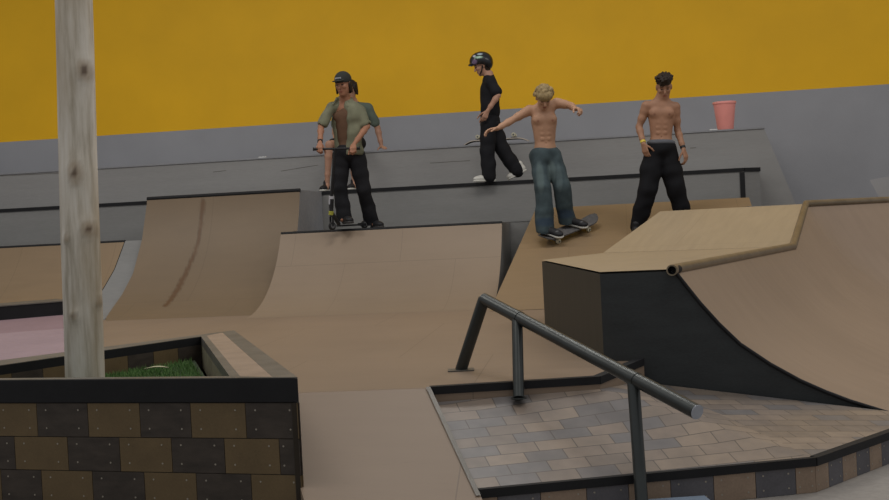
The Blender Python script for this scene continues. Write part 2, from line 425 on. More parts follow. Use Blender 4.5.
# right wall (outer face towards the slope)
L = (pB1 - pF1).length; st = .235 / L
def unif(off):
    c = [0.0] + [x for x in (off + i * st for i in range(60)) if 0.01 < x < 0.99] + [1.0]; return c
rows2 = [(zt0 - i * TH, max(zt0 - (i + 1) * TH, -.498), unif(st * (.5 if i % 2 else 1)), i % 2) for i in range(4)]
tiled_face(pF1 - rwn * .006, pB1 - rwn * .006, rwn, rows2, 'side_wall', zt0)
# rims: inner corner points from the photo
iF1 = onz(232, 375.5, ZR); iB1 = onz(201, 335, ZR)
iFL = iF1 + dF * (pFL - pF1).length; iFn = -fn
front_in = lambda p: p - fn * 0.06
iF1 = pF1 + (iF1 - pF1); 
# keep inner front edge parallel to outer front edge
w_in = 0.055
iF1 = onz(232, 376.2, ZR) ; 
tpar = (iF1 - pF1).dot(dF); iF1 = pF1 + dF * tpar - fn * w_in
iFL = pFL - fn * w_in
iB1 = onz(201, 337.0, ZR); db_ = (onz(0, 366, ZR) - iB1).normalized()
den = dF.x * db_.y - dF.y * db_.x; ti = ((iB1 - iF1).x * db_.y - (iB1 - iF1).y * db_.x) / den
XI = iF1 + dF * ti; iFL = XI - dF * .12; iBL = XI - db_ * .12
def slab(mb, pts, zb, zt, mi=0):
    mb.hexa([Vector((p.x, p.y, zb)) for p in pts], [Vector((p.x, p.y, zt)) for p in pts], mi)
m = MB(); slab(m, [pF1 + fn * .004 + rwn * .004, pFL + fn * .004, iFL, iF1], ZR - .11, ZR); obj('front_rim', m, M['black_edge'], pl, bevel=.004)
m = MB(); slab(m, [pF1 + fn * .002, iF1 + fn * 0.0, iFL, pFL], ZR + .0005, ZR + .004); obj('rim_cap', m, M['steel_edge'], pl)
m = MB(); slab(m, [pB1, iB1, iBL, pBL], ZR - .05, ZR); obj('back_rim', m, M['black_edge'], pl)
m = MB(); slab(m, [pB1, iB1, iBL, pBL], ZR + .0005, ZR + .004); obj('rim_cap', m, M['steel_edge'], pl)
# wide side rim: outer worn strip, inner tan boards
def lerp(a, b, t): return a + (b - a) * t
mF, mB_ = lerp(pF1, iF1, .36), lerp(pB1, iB1, .36)
m = MB(); slab(m, [pF1, mF, mB_, pB1], ZR - .11, ZR + .004); obj('side_rim', m, M['steel_edge'], pl)
qF, qB = lerp(pF1, iF1, .84), lerp(pB1, iB1, .84)
m = MB(); slab(m, [mF, qF, qB, mB_], ZR - .05, ZR + .003); obj('side_rim_board', m, M['tile_tan'], pl)
m = MB(); slab(m, [qF, iF1, iB1, qB], ZR - .05, ZR + .004); obj('side_rim', m, M['steel_edge'], pl)
# inner walls
m = MB(); ZG = 0.05
nin = nrm_out(iB1, iBL)
Lb = (iBL - iB1).length
cu = [min(1, i * .2 / Lb) for i in range(int(Lb / .2) + 2)]
cu = sorted(set(cu))
face_strip(iB1, iBL, cu, [1, 0], ZR - .05, ZG - .06, -bo, m, scr=False)
obj('back_inner_wall', m, mats_t, pl)
m = MB(); nl = -rwn
for i in range(9):
    a, b = lerp(iF1, iB1, i / 9 + .002), lerp(iF1, iB1, (i + 1) / 9 - .002)
    slab(m, [a, b, b - nl * .02, a - nl * .02], ZG - .06, ZR - .051, 0)
obj('side_inner_wall', m, [mottled('greenish_grey_board', rgb(126, 120, 98), .2, 7, .7, fine=.3)], pl)
# back outer wall
m = MB(); slab(m, [pB1, pBL, pBL - bo * .02, pB1 - bo * .02], -.4985, ZR - .051); obj('back_wall', m, M['tile_brown'], pl)
# turf
ctr = (iF1 + iFL + iBL + iB1) / 4
def shr(p, d): v = ctr - p; return p + v * (d / v.length)
tf = MB(); slab(tf, [shr(p, d_) for p, d_ in ((iF1, .05), (iFL, .22), (iBL, .22), (iB1, .10))], -.055, ZG)
P0, P1_, P2_, P3_ = [shr(p, d_) for p, d_ in ((iF1, .09), (iFL, .3), (iBL, .3), (iB1, .15))]
pole_xy = onz(85, 378, ZR); 
# the log stands further back on the turf
PD = 6.25; pbase = at(85, 392, PD); pbase.z = ZG
cnt = 0
while cnt < 9000:
    a_, b_ = random.random(), random.random(); p = lerp(lerp(P0, P1_, a_ * .9), lerp(P3_, P2_, a_ * .9), b_)
    if (Vector((p.x, p.y, 0)) - Vector((pbase.x, pbase.y, 0))).length < .125: continue
    h = random.uniform(.018, .042); an = random.random() * 6.283; w = .0035
    dx = Vector((math.cos(an), math.sin(an), 0)); ln = Vector((random.uniform(-1, 1), random.uniform(-1, 1), 0)) * .014
    b0 = Vector((p.x, p.y, ZG - .001)); tf.add([b0 - dx * w, b0 + dx * w, b0 + ln + Vector((0, 0, h))], [(0, 1, 2)], 1 + (cnt % 2)); cnt += 1
o = obj('turf', tf, [M['soil'], M['turf'], mottled('light_turf', rgb(112, 144, 84), .3, 30, .7)], None, recalc=False, loc=(-1.8, 6.2, ZG))
tag(o, 'short green turf filling the tiled planter around the log', 'grass', kind='stuff')

m = MB(); lp = onz(156, 369.5, ZG + .045)
P = []
for i in range(9):
    t = i / 8; w = .028 * math.sin(math.pi * min(1, t * .96 + .03)) + .001
    P.append([lp + Vector((-.075 + .15 * t, w * q, .012 * math.sin(3 * t) + .006 * abs(q))) for q in (-1, -.5, 0, .5, 1)])
m.grid(P); tag(obj('leaf', m, mottled('pale_dry_leaf', rgb(176, 172, 140), .1, 30, .7), None, smooth=True, loc=lp), 'small pale dry leaf lying on the green turf', 'leaf')
# ------------------------------------------------------------------ log pole
top_p = at(72, -60, PD)
m = MB(); N = 90; axis = [lerp(pbase, top_p, i / N) for i in range(N + 1)]
axis[0].z = ZG + .002
P = []
knots = [(75, 173, .055, .11), (83.5, 70, .053, .10), (88, 229, .053, .08), (66, 239, .022, .04), (74, 316, .03, .04), (97, 303, .025, .045)]
kpts = [(at(kx, ky, PD - .1), kr, kh) for kx, ky, kr, kh in knots]
rows_ = []
for i, c in enumerate(axis):
    row = []
    z = c.z
    for q in range(41):
        a = 2 * math.pi * q / 40
        r = .1045 * (1 - .05 * (z / 1.8)) * (1 + .018 * math.sin(3 * a + z * 2.3) + .014 * math.sin(z * 4.1 + a) + .01 * math.sin(7 * a + 1.5 * math.sin(z * 3)))
        p = c + Vector((math.cos(a), math.sin(a), 0)) * r
        for kp, kr, kh in kpts:
            e = math.exp(-(((p.x - kp.x) / kr) ** 2 + ((p.z - kp.z) / (kh * .7)) ** 2)) if p.y < c.y else 0
            r += .012 * e
        row.append(c + Vector((math.cos(a), math.sin(a), 0)) * r)
    rows_.append(row)
m.grid(rows_); m.poly([r for r in rows_[-1][:-1]]); m.poly(list(reversed(rows_[0][:-1])))
po = obj('log_pole', m, M['pole'], None, smooth=True, loc=pbase, angle=70)
tag(po, 'tall pale peeled log post with knots standing in the planter', 'post')
sp = []
for kp, kr, kh in kpts:
    st_ = .85 if kr > .052 else .5
    sp.append((kp, (kr * .3, .2, kh * .26), rgb(84, 60, 42), st_)); sp.append((kp, (kr * .75, .2, kh * .62), rgb(150, 128, 102), .5))
paint(po, sp)

# ------------------------------------------------------------------ grey platforms and back ramps
Z1, Z2, Z3 = 0.838, 1.345, 1.868
def wbox(mb, u_0, u_1, v_0, v_1, z0, z1, mi=0):
    mb.hexa([W(u_0, v_0, z0), W(u_1, v_0, z0), W(u_1, v_1, z0), W(u_0, v_1, z0)], [W(u_0, v_0, z1), W(u_1, v_0, z1), W(u_1, v_1, z1), W(u_0, v_1, z1)], mi)
uR3, _ = uv_at(764, 128, -0.7); uR3b, _ = uv_at(787, 205, -0.7)
uR2, _ = uv_at(744, 168, 0.0)
# top ledge
t3 = thing('ledge', 'long grey topmost ledge along the yellow and grey wall', 'ledge', W(0, -1.3, .0))
m = MB()
fr = [W(-9, -.7, .004), W(uR3b + .42, -.7, .004), W(uR3, -.7, Z3 - .02), W(-9, -.7, Z3 - .02)]
m.hexa([p - VD * 1.28 for p in fr], fr); obj('riser', m, M['grey'], t3)
m = MB(); wbox(m, -9, uR3 + .01, -1.98, -.685, Z3 - .0195, Z3); obj('top_board', m, M['grey_light'], t3)
for (x0, y0, x1, y1) in ((213, 172, 226, 170.5), (281, 171, 318, 165), (0, 176, 60, 173), (690, 148, 696, 147.6), (430, 163, 470, 160.5)):
    m = MB()
    (ua, za), (ub, zb_) = uv_at(x0, y0, -.697), uv_at(x1, y1, -.697)
    m.hexa([W(ua, -.6985, za - .004), W(ub, -.6985, zb_ - .004), W(ub, -.6995, zb_ - .004), W(ua, -.6995, za - .004)], [W(ua, -.6985, za + .003), W(ub, -.6985, zb_ + .003), W(ub, -.6995, zb_ + .003), W(ua, -.6995, za + .003)])
    obj('scratch', m, M['steel_edge'], t3)
# middle ledge with black edge
t2 = thing('ledge', 'grey middle ledge with a black edge where the helmeted boy walks', 'ledge', W(0, -.3, .0))
m = MB(); ch = .2
pl2 = lambda z: [W(-9, 0, z), W(uR2, 0, z), W(uR2 + ch, -.16, z), W(uR2 + ch, -.697, z), W(-9, -.697, z)]
m.hexa(pl2(.004), pl2(Z2 - .002)); obj('riser', m, M['grey_mid'], t2)
m = MB()
def edge(mb, a, b, nn, h, t=.012, over=.002):
    mb.hexa([a + nn * t - Vector((0, 0, h)), b + nn * t - Vector((0, 0, h)), b - nn * .03 - Vector((0, 0, h)), a - nn * .03 - Vector((0, 0, h))],
            [a + nn * t + Vector((0, 0, over)), b + nn * t + Vector((0, 0, over)), b - nn * .03 + Vector((0, 0, over)), a - nn * .03 + Vector((0, 0, over))])
# left of the tall ramp, right of it, round the corner and down the end
uq2l, _ = uv_at(147, 199, 1.0); uq2r, _ = uv_at(300, 192, 1.0)
edge(m, W(-9, 0, Z2), W(uR2, 0, Z2), VD, .042)
edge(m, W(uR2, 0, Z2), W(uR2 + ch, -.16, Z2), (VD + UD).normalized(), .045)
obj('edge_trim', m, M['black_edge'], t2)
m = MB(); wbox(m, uR2 - .055, uR2 + .004, 0.001, .012, Z1 + .02, Z2 - .051); obj('corner_trim', m, M['black_edge'], t2)

def arc(h, run, n=32):
    R = (run * run + h * h) / (2 * h); th = math.acos((R - h) / R); out = []
    for i in range(n + 1):
        a = th * (1 - i / n); out.append((run - R * math.sin(a), R - R * math.cos(a)))
    return out           # (offset from the coping, height), top to base
# lower quarter pipe in the middle
uq1l, _ = uv_at(281, 233, 1.75); uq1r, _ = uv_at(502, 224, 1.75)
V1 = 1.75; prof1 = arc(Z1, 1.4)
def bowl(mb, prof, v0, ul, ur, nu=40, lift=.004):
    P = []
    for dv, z in prof:
        l_ = ul(z) if callable(ul) else ul; r_ = ur(z) if callable(ur) else ur
        P.append([W(l_ + (r_ - l_) * j / nu, v0 + dv, z + max(.0006, lift * min(1, z / .05))) for j in range(nu + 1)])
    mb.grid(P)
def side(mb, prof, v0, vb, uu, t=.02, lift=.002):
    ring = [(v0 + dv, z - .006) for dv, z in prof if z > .02]; ring.append((ring[-1][0], .002)); pts = [(vb, .002), (vb, ring[0][1])] + ring
    mb.hexa([W(uu - t / 2, v, z + lift) for v, z in pts], [W(uu + t / 2, v, z + lift) for v, z in pts])
q1 = thing('quarter_pipe', 'low brown quarter pipe below the man with the scooter', 'ramp', W((uq1l + uq1r) / 2, 2.2, 0), 'quarter pipes along the back ledges')
m = MB(); bowl(m, prof1, V1, uq1l, uq1r); obj('ramp_surface', m, M['ramp_brown'], q1, smooth=True, recalc=False)
m = MB(); side(m, prof1, V1, .91, uq1l + .012); obj('side_panel', m, M['grey_mid'], q1)
m = MB(); side(m, prof1, V1, .91, uq1r - .012); obj('side_panel', m, M['grey_mid'], q1)
m = MB(); wbox(m, uq1l + .024, uq1r - .024, .91, V1 - .03, Z1 - .03, Z1); obj('deck', m, M['grey_mid'], q1)
m = MB(); m.tube([W(uq1l, V1 - .012, Z1 - .008), W(uq1r, V1 - .012, Z1 - .008)], .022, 14); obj('coping', m, M['black_edge'], q1, smooth=True)
def proj(p):
    v = p - CAM; w = v.dot(FW); return CX + F * v.dot(RT) / w, CY - F * v.dot(UP) / w
def traced(prof, v0, line, u):
    tab = []
    for dv, z in prof:
        for _ in range(8):
            x, y = proj(W(u, v0 + dv, z)); xt = np.interp(y, [q[1] for q in line], [q[0] for q in line]); u = uv_at(xt, y, v0 + dv)[0]
        tab.append((z, u))
    zs = [t_[0] for t_ in tab][::-1]; us = [t_[1] for t_ in tab][::-1]
    return lambda z: float(np.interp(z, zs, us))
# tall quarter pipe
V2 = 1.0; prof2 = arc(Z2, 1.7)
q2 = thing('quarter_pipe', 'tall worn brown quarter pipe with a dark vertical streak', 'ramp', W((uq2l + uq2r) / 2, 1.6, 0), 'quarter pipes along the back ledges')
ur2 = lambda z: uq2r if z > Z1 + .01 else min(uq2r, uq1l - .006)
ul2 = traced(arc(Z2, 1.7, 70), V2, [(147, 203), (142, 240), (133, 274), (122, 295), (112, 309), (106, 318)], uq2l)
a70 = arc(Z2, 1.7, 70); zc = Z1 + .014
iu = [q for q in a70 if q[1] > zc]; il = [q for q in a70 if q[1] <= zc]
mid_ = (iu[-1][0] + (il[0][0] - iu[-1][0]) * (iu[-1][1] - zc) / (iu[-1][1] - il[0][1]), zc)
m = MB(); bowl(m, iu + [mid_], V2, ul2, uq2r, 90); bowl(m, [mid_] + il, V2, ul2, min(uq2r, uq1l - .016), 90)
o = obj('ramp_surface', m, M['ramp_gold'], q2, smooth=True, recalc=False)
sp = []
path = [(203, 203), (202, 214), (201, 226), (199, 238), (196, 249), (192, 260), (187, 271), (182, 281), (177, 291), (171, 300), (164, 308)]
def onbowl(px, py):
    best = None
    for i in range(70):
        dv, z = arc(Z2, 1.7, 70)[i]; u_, zz = uv_at(px, py, V2 + dv)
        if best is None or abs(zz - z) < best[0]: best = (abs(zz - z), W(u_, V2 + dv, z))
    return best[1]
for i in range(len(path) - 1):
    for q in range(4):
        x = path[i][0] + (path[i + 1][0] - path[i][0]) * q / 4; y = path[i][1] + (path[i + 1][1] - path[i][1]) * q / 4
        wd = (.03, .022, .02, .018, .02, .024, .03, .036, .036, .03)[i]
        sp.append((onbowl(x, y), (wd, .05, .05), rgb(92, 62, 36), .75))
paint(o, sp)
m = MB(); m.tube([W(uq2l, V2 - .012, Z2 - .01), W(uq2r, V2 - .012, Z2 - .01)], .026, 14); obj('coping', m, M['black_edge'], q2, smooth=True)
prof_up = [(dv, z) for dv, z in arc(Z2, 1.7) if z > Z1 + .01]
m = MB(); ring = [(V2 + dv, z - .004) for dv, z in prof_up]; ring = [(.02, Z1 + .012), (.02, ring[0][1])] + ring + [(ring[-1][0], Z1 + .012)]
m.hexa([W(uq2r - .02, v, z) for v, z in ring], [W(uq2r, v, z) for v, z in ring]); obj('side_panel', m, M['grey_light'], q2)
m = MB(); wbox(m, uq2l, uq2r - .022, .016, V2 - .04, Z2 - .03, Z2 - .001); obj('deck', m, M['grey_mid'], q2)
m = MB(); uu = min(uq2r, uq1l) - .04; ring = [(V2 + dv, z - .006) for dv, z in arc(Z2, 1.7) if z > .02]; ring.append((ring[-1][0], .002))
f1 = [W(ul2(z) + .004, v, z + .002) for v, z in ring]; f1 = [W(uq2l + .004, .02, .004), W(uq2l + .004, .02, Z2 - .002)] + f1
m.hexa(f1, [p + UD * .02 for p in f1]); obj('side_panel', m, M['grey_light'], q2)
# left low quarter pipe
uq0r, _ = uv_at(125, 240.5, 1.1); uq0b, _ = uv_at(95, 305, 2.5); V0 = 1.1; prof0 = arc(Z1, 1.45)
q0 = thing('quarter_pipe', 'low brown quarter pipe behind the log at far left', 'ramp', W(uq0r - 1.5, 1.8, 0), 'quarter pipes along the back ledges')
urr = traced(prof0, V0, [(125, 240.5), (114, 270), (103, 289), (90, 306), (84, 320)], uq0r)
m = MB(); bowl(m, prof0, V0, -8.5, urr); obj('ramp_surface', m, M['bank_brown'], q0, smooth=True, recalc=False)
m = MB(); m.tube([W(-8.5, V0 - .012, Z1 - .008), W(uq0r, V0 - .012, Z1 - .008)], .022, 14); obj('coping', m, M['black_edge'], q0, smooth=True)
m = MB(); wbox(m, -8.5, uq2l - .012, .016, V0 - .04, Z1 - .03, Z1); obj('deck', m, M['grey_mid'], q0)
# grey filler between the two
m = MB(); P = []
for dv, z in prof0:
    z2v = float(np.interp(V0 + dv, [V2 + q_[0] for q_ in a70], [q_[1] for q_ in a70])); l_ = urr(z) + .008; r_ = ul2(z2v) - .012
    P.append([W(l_ + (r_ - l_) * j / 6, V0 + dv, z + .003) for j in range(7)])
m.grid(P); o = obj('filler_panel', m, M['grey_mid'], None, smooth=True, recalc=False, loc=W(uq2l - .1, 1.5, 0))
tag(o, 'pale grey curved filler panel between the tall and left low quarter pipes', 'panel')
# low grey platform in front of the bank
t1 = thing('ledge', 'low grey platform behind the skateboarder', 'ledge', W(2.5, .45, 0))
m = MB(); wbox(m, uq1l + .03, uv_at(749, 205, .9)[0], .016, .9, .004, Z1 - .002); obj('riser', m, M['grey_mid'], t1)
m = MB(); wbox(m, uq1l + .03, uv_at(749, 205, .9)[0], .016, .905, Z1 - .0015, Z1 + .004); obj('top_board', m, M['grey_mid'], t1)
# bank
ZB = .975
ubR = uv_at(749, 200, .92)[0]; ub0, _ = uv_at(536, 208, .92); VB0, VB1 = .93, 3.4
bk = thing('bank_ramp', 'flat brown bank ramp under the skateboarder and the shirtless man', 'ramp', W(2.6, 2.1, 0))
ubb, _ = uv_at(474, 312, VB1)
ubb = max(ubb, uq1r + .02)
m = MB()
def bankz(v): return ZB * (VB1 - v) / (VB1 - VB0)
P = []
for i in range(41):
    t = i / 40; v = VB0 + (VB1 - VB0) * t; l_ = ub0 + (ubb - ub0) * t
    r_ = ubR
    if bankz(v) < ZU - .012:
        for q_ in range(520):
            p_ = W(ubR - q_ * .01, v, 0)
            if (p_ - B1).x * (U1 - B1).y - (p_ - B1).y * (U1 - B1).x < -.03 * (U1 - B1).length and (p_.y > B1.y): r_ = ubR - q_ * .01; break
            if p_.y <= B1.y and (p_ - B0).x * (B1 - B0).y - (p_ - B0).y * (B1 - B0).x < -.03 * (B1 - B0).length: r_ = ubR - q_ * .01; break
    P.append([W(l_ + (r_ - l_) * j / 30, v, bankz(v) + .003) for j in range(31)])
m.grid(P); obj('ramp_surface', m, M['bank_brown'], bk, recalc=False)
m = MB(); m.poly([W(ub0, VB0, .003), W(ub0, VB0, ZB), W(ubb, VB1, .003)]); m.quad(W(ub0, VB0, .003), W(ubR, VB0, .003), W(ubR, VB0, ZB), W(ub0, VB0, ZB)); obj('side_panel', m, M['grey_mid'], bk)
BN = (W(0, VB0, ZB) - W(0, VB1, 0)).cross(UD).normalized()
if BN.z < 0: BN = -BN
def onbank(px, py): return onplane(px, py, W(0, VB1, .003), BN)

# far left curb and pink slab
ZP = .12
cb = thing('curb', 'low dark curb with pale top behind the pink slab', 'curb', at(20, 320, 10.9))
a, b = onz(-60, 325.5, ZP), onz(72, 314, ZP)
dv_ = Vector((b.y - a.y, -(b.x - a.x), 0)).normalized(); dv_ = -dv_ if dv_.y < 0 else dv_
zt = .265
m = MB(); slab(m, [a, b, b + dv_ * .5, a + dv_ * .5], .003, zt - .012); obj('face', m, M['black_edge'], cb)
m = MB(); slab(m, [a - dv_ * .01, b - dv_ * .01, b + dv_ * .5, a + dv_ * .5], zt - .0115, zt); obj('top_board', m, M['steel_edge'], cb)
pk = thing('pink_slab', 'low dusty pink painted slab behind the planter at left', 'ramp', at(20, 345, 9.0))
c1 = onz(84, 330, ZP); c2 = onz(84, 352, ZP)
a2, b2 = a - dv_ * .012, onz(84, 312.6, ZP) - dv_ * .012
mid1, mid2 = onz(-60, 338, ZP), onz(84, 327, ZP)
e1 = onz(84, 358, ZP); e0 = Vector((-4.2, e1.y - 1.2, ZP))
m = MB(); slab(m, [a2, b2, mid2, mid1], .003, ZP - .0008); obj('rear_band', m, M['pink_dark'], pk)
m = MB(); slab(m, [mid1, mid2, e1, e0], .003, ZP); obj('front_band', m, M['pink'], pk)

# ------------------------------------------------------------------ plywood box with quarter pipe on the right
bx = thing('box_ramp', 'black sided plywood box with a curved ramp and steel coping on its right', 'ramp', (2.2, 8.0, 0))
m = MB()
m.poly([K0t, K1t, P1, P2, B0]); o = obj('deck', m, M['ply'], bx)
m = MB(); m.poly([B0 + Vector((0, 0, .001)), P2 + Vector((0, 0, .001)), P3, B1]); obj('bank_top', m, M['ply'], bx)

m = MB(); m.poly([B1, P3, P4, U2, U1]); obj('upper_deck', m, M['ply'], bx)
# front profile of the curved ramp as seen in the photo
pp = [onfront(*p) for p in ((676.5, 273.5), (688, 288), (700, 303), (719, 324), (740, 344), (770, 364), (800, 380.5), (825, 391.5), (850, 401), (889, 413))]
last = pp[-1]; 
for dx, dz in ((.3, -.085), (.65, -.15), (1.0, -.188)):
    q = last + fdir * dx; q.z = max(last.z + dz, -.498); pp.append(q)
s_of = [(p - P1).dot(fdir) for p in pp]; z_of = [p.z for p in pp]
s_of[0] = max(s_of[0], .012)
# front panel: from K1 across under the curve
m = MB(); bot = []
topv = [K1t + Vector((0, 0, -.012)), P1 + Vector((0, 0, -.012))] + [p + Vector((0, 0, -.004)) for p in pp]
ring = topv + [Vector((pp[-1].x, pp[-1].y, -.499)), Vector((BK1.x, BK1.y, -.499))]
m.hexa([p + fnor * .0 for p in ring], [p - fnor * .018 for p in ring])
obj('front_panel', m, M['black_side'], bx)
m = MB(); zb_ = .002
m.hexa([Vector((BK0.x, BK0.y, zb_)), Vector((BK1.x, BK1.y, zb_)), Vector((BK1.x + .01, BK1.y + .02, zb_)), Vector((BK0.x + .02, BK0.y + .02, zb_))],
       [K0t + Vector((0, 0, -.012)), K1t + Vector((0, 0, -.012)), K1t + Vector((.01, .02, -.012)), K0t + Vector((.02, .02, -.012))]); obj('left_panel', m, M['brown_side'], bx)
m = MB(); lw = Vector((0, 0, .012))
for a_, b_ in ((K0t, B0), (B0, B1), (B1, U1)): m.quad(Vector((a_.x, a_.y, zb_)), Vector((b_.x, b_.y, zb_)), b_ - lw, a_ - lw)
obj('rear_panel', m, M['brown_side'], bx)
# edge of the deck sheet along the two front sides
# curved surface: loft sections along the coping
S_ = []
def section(P, nd, sc, zt):
    nd = nd.normalized(); out = [P + Vector((0, 0, -.006))]
    z0 = ZT; zend = -.498
    for s_, z_ in zip(s_of, z_of):
        zz = zend + (z_ - zend) * (zt - zend) / (ZT - zend)
        q = P + nd * (s_ * sc); q = Vector((q.x, q.y, zz)); out.append(q)
    return out
secs = []
for i in range(13): t = i / 12; secs.append(section(lerp(P1, P2, t), fdir, 1 + .0 * t, ZT))
for i in range(1, 9): t = i / 8; secs.append(section(lerp(P2, P3, t), fdir.lerp(Vector((.96, -.28, 0)), t), 1 + .15 * t, ZT + (ZU - ZT) * t))
for i in range(1, 9): t = i / 8; secs.append(section(lerp(P3, P4, t), Vector((.96, -.28, 0)).lerp(Vector((.75, -.66, 0)), t), 1.15, ZU))
m = MB(); m.grid(secs); obj('ramp_surface', m, M['ramp_tan'], bx, smooth=True, angle=30)
# dark steel lip along the front edge of the curve
m = MB()
lip = [p + fnor * .003 for p in pp]
m.tube(lip, .011, 8); obj('edge_trim', m, M['black_edge'], bx, smooth=True)
# coping pipe, open end towards the camera
cdir = (P2 - P1).normalized(); c0 = P1 + fnor * .05 + Vector((0, 0, -.004))
m = MB(); pts = [c0, P1 + cdir * .05 + Vector((0, 0, -.004)), P2 + Vector((0, 0, .0)), P3, P4]
m.tube(pts, .032, 20, caps=False)
m.tube([c0, c0 + cdir * .12], .024, 20, mi=1, caps=False)
# ring face and dark bore
x_ = cdir.cross(Vector((0, 0, 1))).normalized(); y_ = cdir.cross(x_); vs = []; fs = []
d0 = (pts[1] - pts[0]).normalized(); x_ = d0.cross(Vector((0, 0, 1))).normalized(); y_ = d0.cross(x_)
for q in range(20):
    an = 2 * math.pi * q / 20; e = x_ * math.cos(an) + y_ * math.sin(an); vs += [c0 + e * .032, c0 + e * .024]
for q in range(20): w = (q + 1) % 20; fs.append((2 * q, 2 * w, 2 * w + 1, 2 * q + 1))
m.add(vs, fs, 0)
m.add([c0 + d0 * .06 + (x_ * math.cos(2 * math.pi * q / 20) + y_ * math.sin(2 * math.pi * q / 20)) * .0245 for q in range(20)], [tuple(range(20))], 1)
obj('coping', m, [M['coping'], M['black_edge']], bx, smooth=True, angle=50)
# grey wing panel at the far right, on the upper deck
m = MB(); D_ = 11.85
w_ = [at(869.5, 180, D_), at(925, 170, D_), at(925, 203, D_), at(881, 204, D_)]
for i in (2, 3): w_[i].z = ZU + .003
m.hexa(w_, [p + Vector((.05, .06, 0)) for p in w_])
o = obj('grey_wing_panel', m, mottled('grey_wing_paint', rgb(150, 150, 153), .05, 1.5, .7), None, loc=w_[3]); tag(o, 'slanted grey board standing on the upper deck at far right', 'panel')

# ------------------------------------------------------------------ handrail
rl = thing('handrail', 'round dark steel skate handrail slanting down over the paver pad', 'handrail', onz(519, 404, -.09))
Z = Vector((0, 0, 1))
footA = onz(461, 370.5, .0); A_ = at(484, 299, footA.y - .12)
B_ = at(697, 412, 4.95)
post3b = at(642, 500, 5.06); post3b.z = -.5
from mathutils.bvhtree import BVHTree
PVB = BVHTree.FromPolygons([tuple(p) for p in surf], tris)
def rail_at_px(px):
    t = pxfrac(A_, B_, px, 0); return A_ + (B_ - A_) * t
m = MB(); RR = .0335
m.tube([A_ + (A_ - B_).normalized() * .0, B_], RR, 24, caps=True); 
obj('rail', m, M['steel'], rl, smooth=True)
m = MB(); rd = (B_ - A_).normalized(); m.tube([B_ + rd * .0003, B_ + rd * .003], RR * .985, 24); obj('end_cap', m, M['capmetal'], rl)
m = MB(); m.tube([footA + Z * .004, A_ + rd * .0], .034, 20); obj('leg', m, M['steel'], rl, smooth=True)
p2t = rail_at_px(517); p2b = PVB.ray_cast(CAM, ray(519, 404))[0] + Vector((0, 0, .016))
m = MB(); m.tube([p2b + Z * .014, p2t], .029, 20); obj('leg', m, M['steel'], rl, smooth=True)
p3t = rail_at_px(633)
m = MB(); m.tube([post3b + Z * .006, p3t], .029, 20); obj('leg', m, M['steel'], rl, smooth=True)
m = MB(); sx = Vector((.075, 0, 0)); sy = Vector((0, .055, 0))
m.box(footA + Z * .0045, sx, sy, Z * .003); obj('base_plate', m, M['steel_edge'], rl)
m = MB(); m.tube([p2b + Z * .012, p2b + Z * .018], .042, 16); obj('base_plate', m, M['steel'], rl)
m = MB(); c = Vector((post3b.x + .13, post3b.y - .01, -.4615)); m.box(c, Vector((.165, .01, 0)), Vector((-.004, .06, 0)), Z * .036)
m.tube([c + Vector((.09, -.02, .036)), c + Vector((.09, -.02, .042))], .008, 8)
obj('base_plate', m, M['plate'], rl, bevel=.006)
for a in (p2t, p3t):
    m = MB(); m.tube([a - rd * .03, a + rd * .03], RR + .0025, 20); obj('weld_collar', m, M['steel'], rl, smooth=True)

# ------------------------------------------------------------------ pink bucket, paper scraps
pb = onz(725.5, 128.6, Z3)
ub_, zb2 = uv_at(725.5, 128.5, -.95); pb = W(ub_, -.95, Z3 + .002); sc_ = (pb - CAM).y / F
h = 28.5 * sc_; r0, r1 = 7.6 * sc_, 11.2 * sc_
bkt = thing('bucket', 'pink plastic bucket on the grey ledge by the wall', 'bucket', pb)
M['pinkplastic'] = mottled('pink_plastic', rgb(246, 160, 150), .05, 6, .35)
m = MB(); rings = [(0, .001), (r0, .001), (r0 + .003, .006), (r1 - .004, h - .02), (r1 - .010, h - .02), (r0 - .003, .012), (0, .012)]
def lathe(mb, c, rings, seg=32, mi=0):
    P = [[Vector((c.x + r * math.cos(2 * math.pi * q / seg), c.y + r * math.sin(2 * math.pi * q / seg), c.z + z)) for q in range(seg + 1)] for r, z in rings]
    mb.grid(P, mi)
lathe(m, pb, rings); obj('body', m, M['pinkplastic'], bkt, smooth=True)
m = MB(); lathe(m, pb, [(r1 - .008, h - .028), (r1 + .004, h - .028), (r1 + .006, h - .006), (r1 + .002, h), (r1 - .008, h), (r1 - .012, h - .010), (r1 - .008, h - .028)]); obj('rim', m, M['pinkplastic'], bkt, smooth=True)
M['paper'] = mottled('white_paper', rgb(225, 225, 222), .05, 20, .8)
for (x, y, lab) in ((262, 154.6, 'small white paper scrap on the top ledge left of the scooter man'), (713.5, 128.7, 'small white paper scrap beside the pink bucket')):
    u_, _ = uv_at(x, y, -.75); c = W(u_, -.75, Z3 + .002); m = MB()
    for i in range(5):
        a, b = c + Vector((-.05 + i * .02, 0, .003 * (i % 2))), c + Vector((-.03 + i * .02, .0, .003 * ((i + 1) % 2)))
        m.hexa([a, b, b + Vector((.005, .05, .004)), a + Vector((.005, .05, .004))], [a + Z * .012, b + Z * .014, b + Vector((.005, .05, .014)), a + Vector((.005, .05, .012))])
    tag(obj('paper_scrap', m, M['paper'], None, loc=c), lab, 'litter')
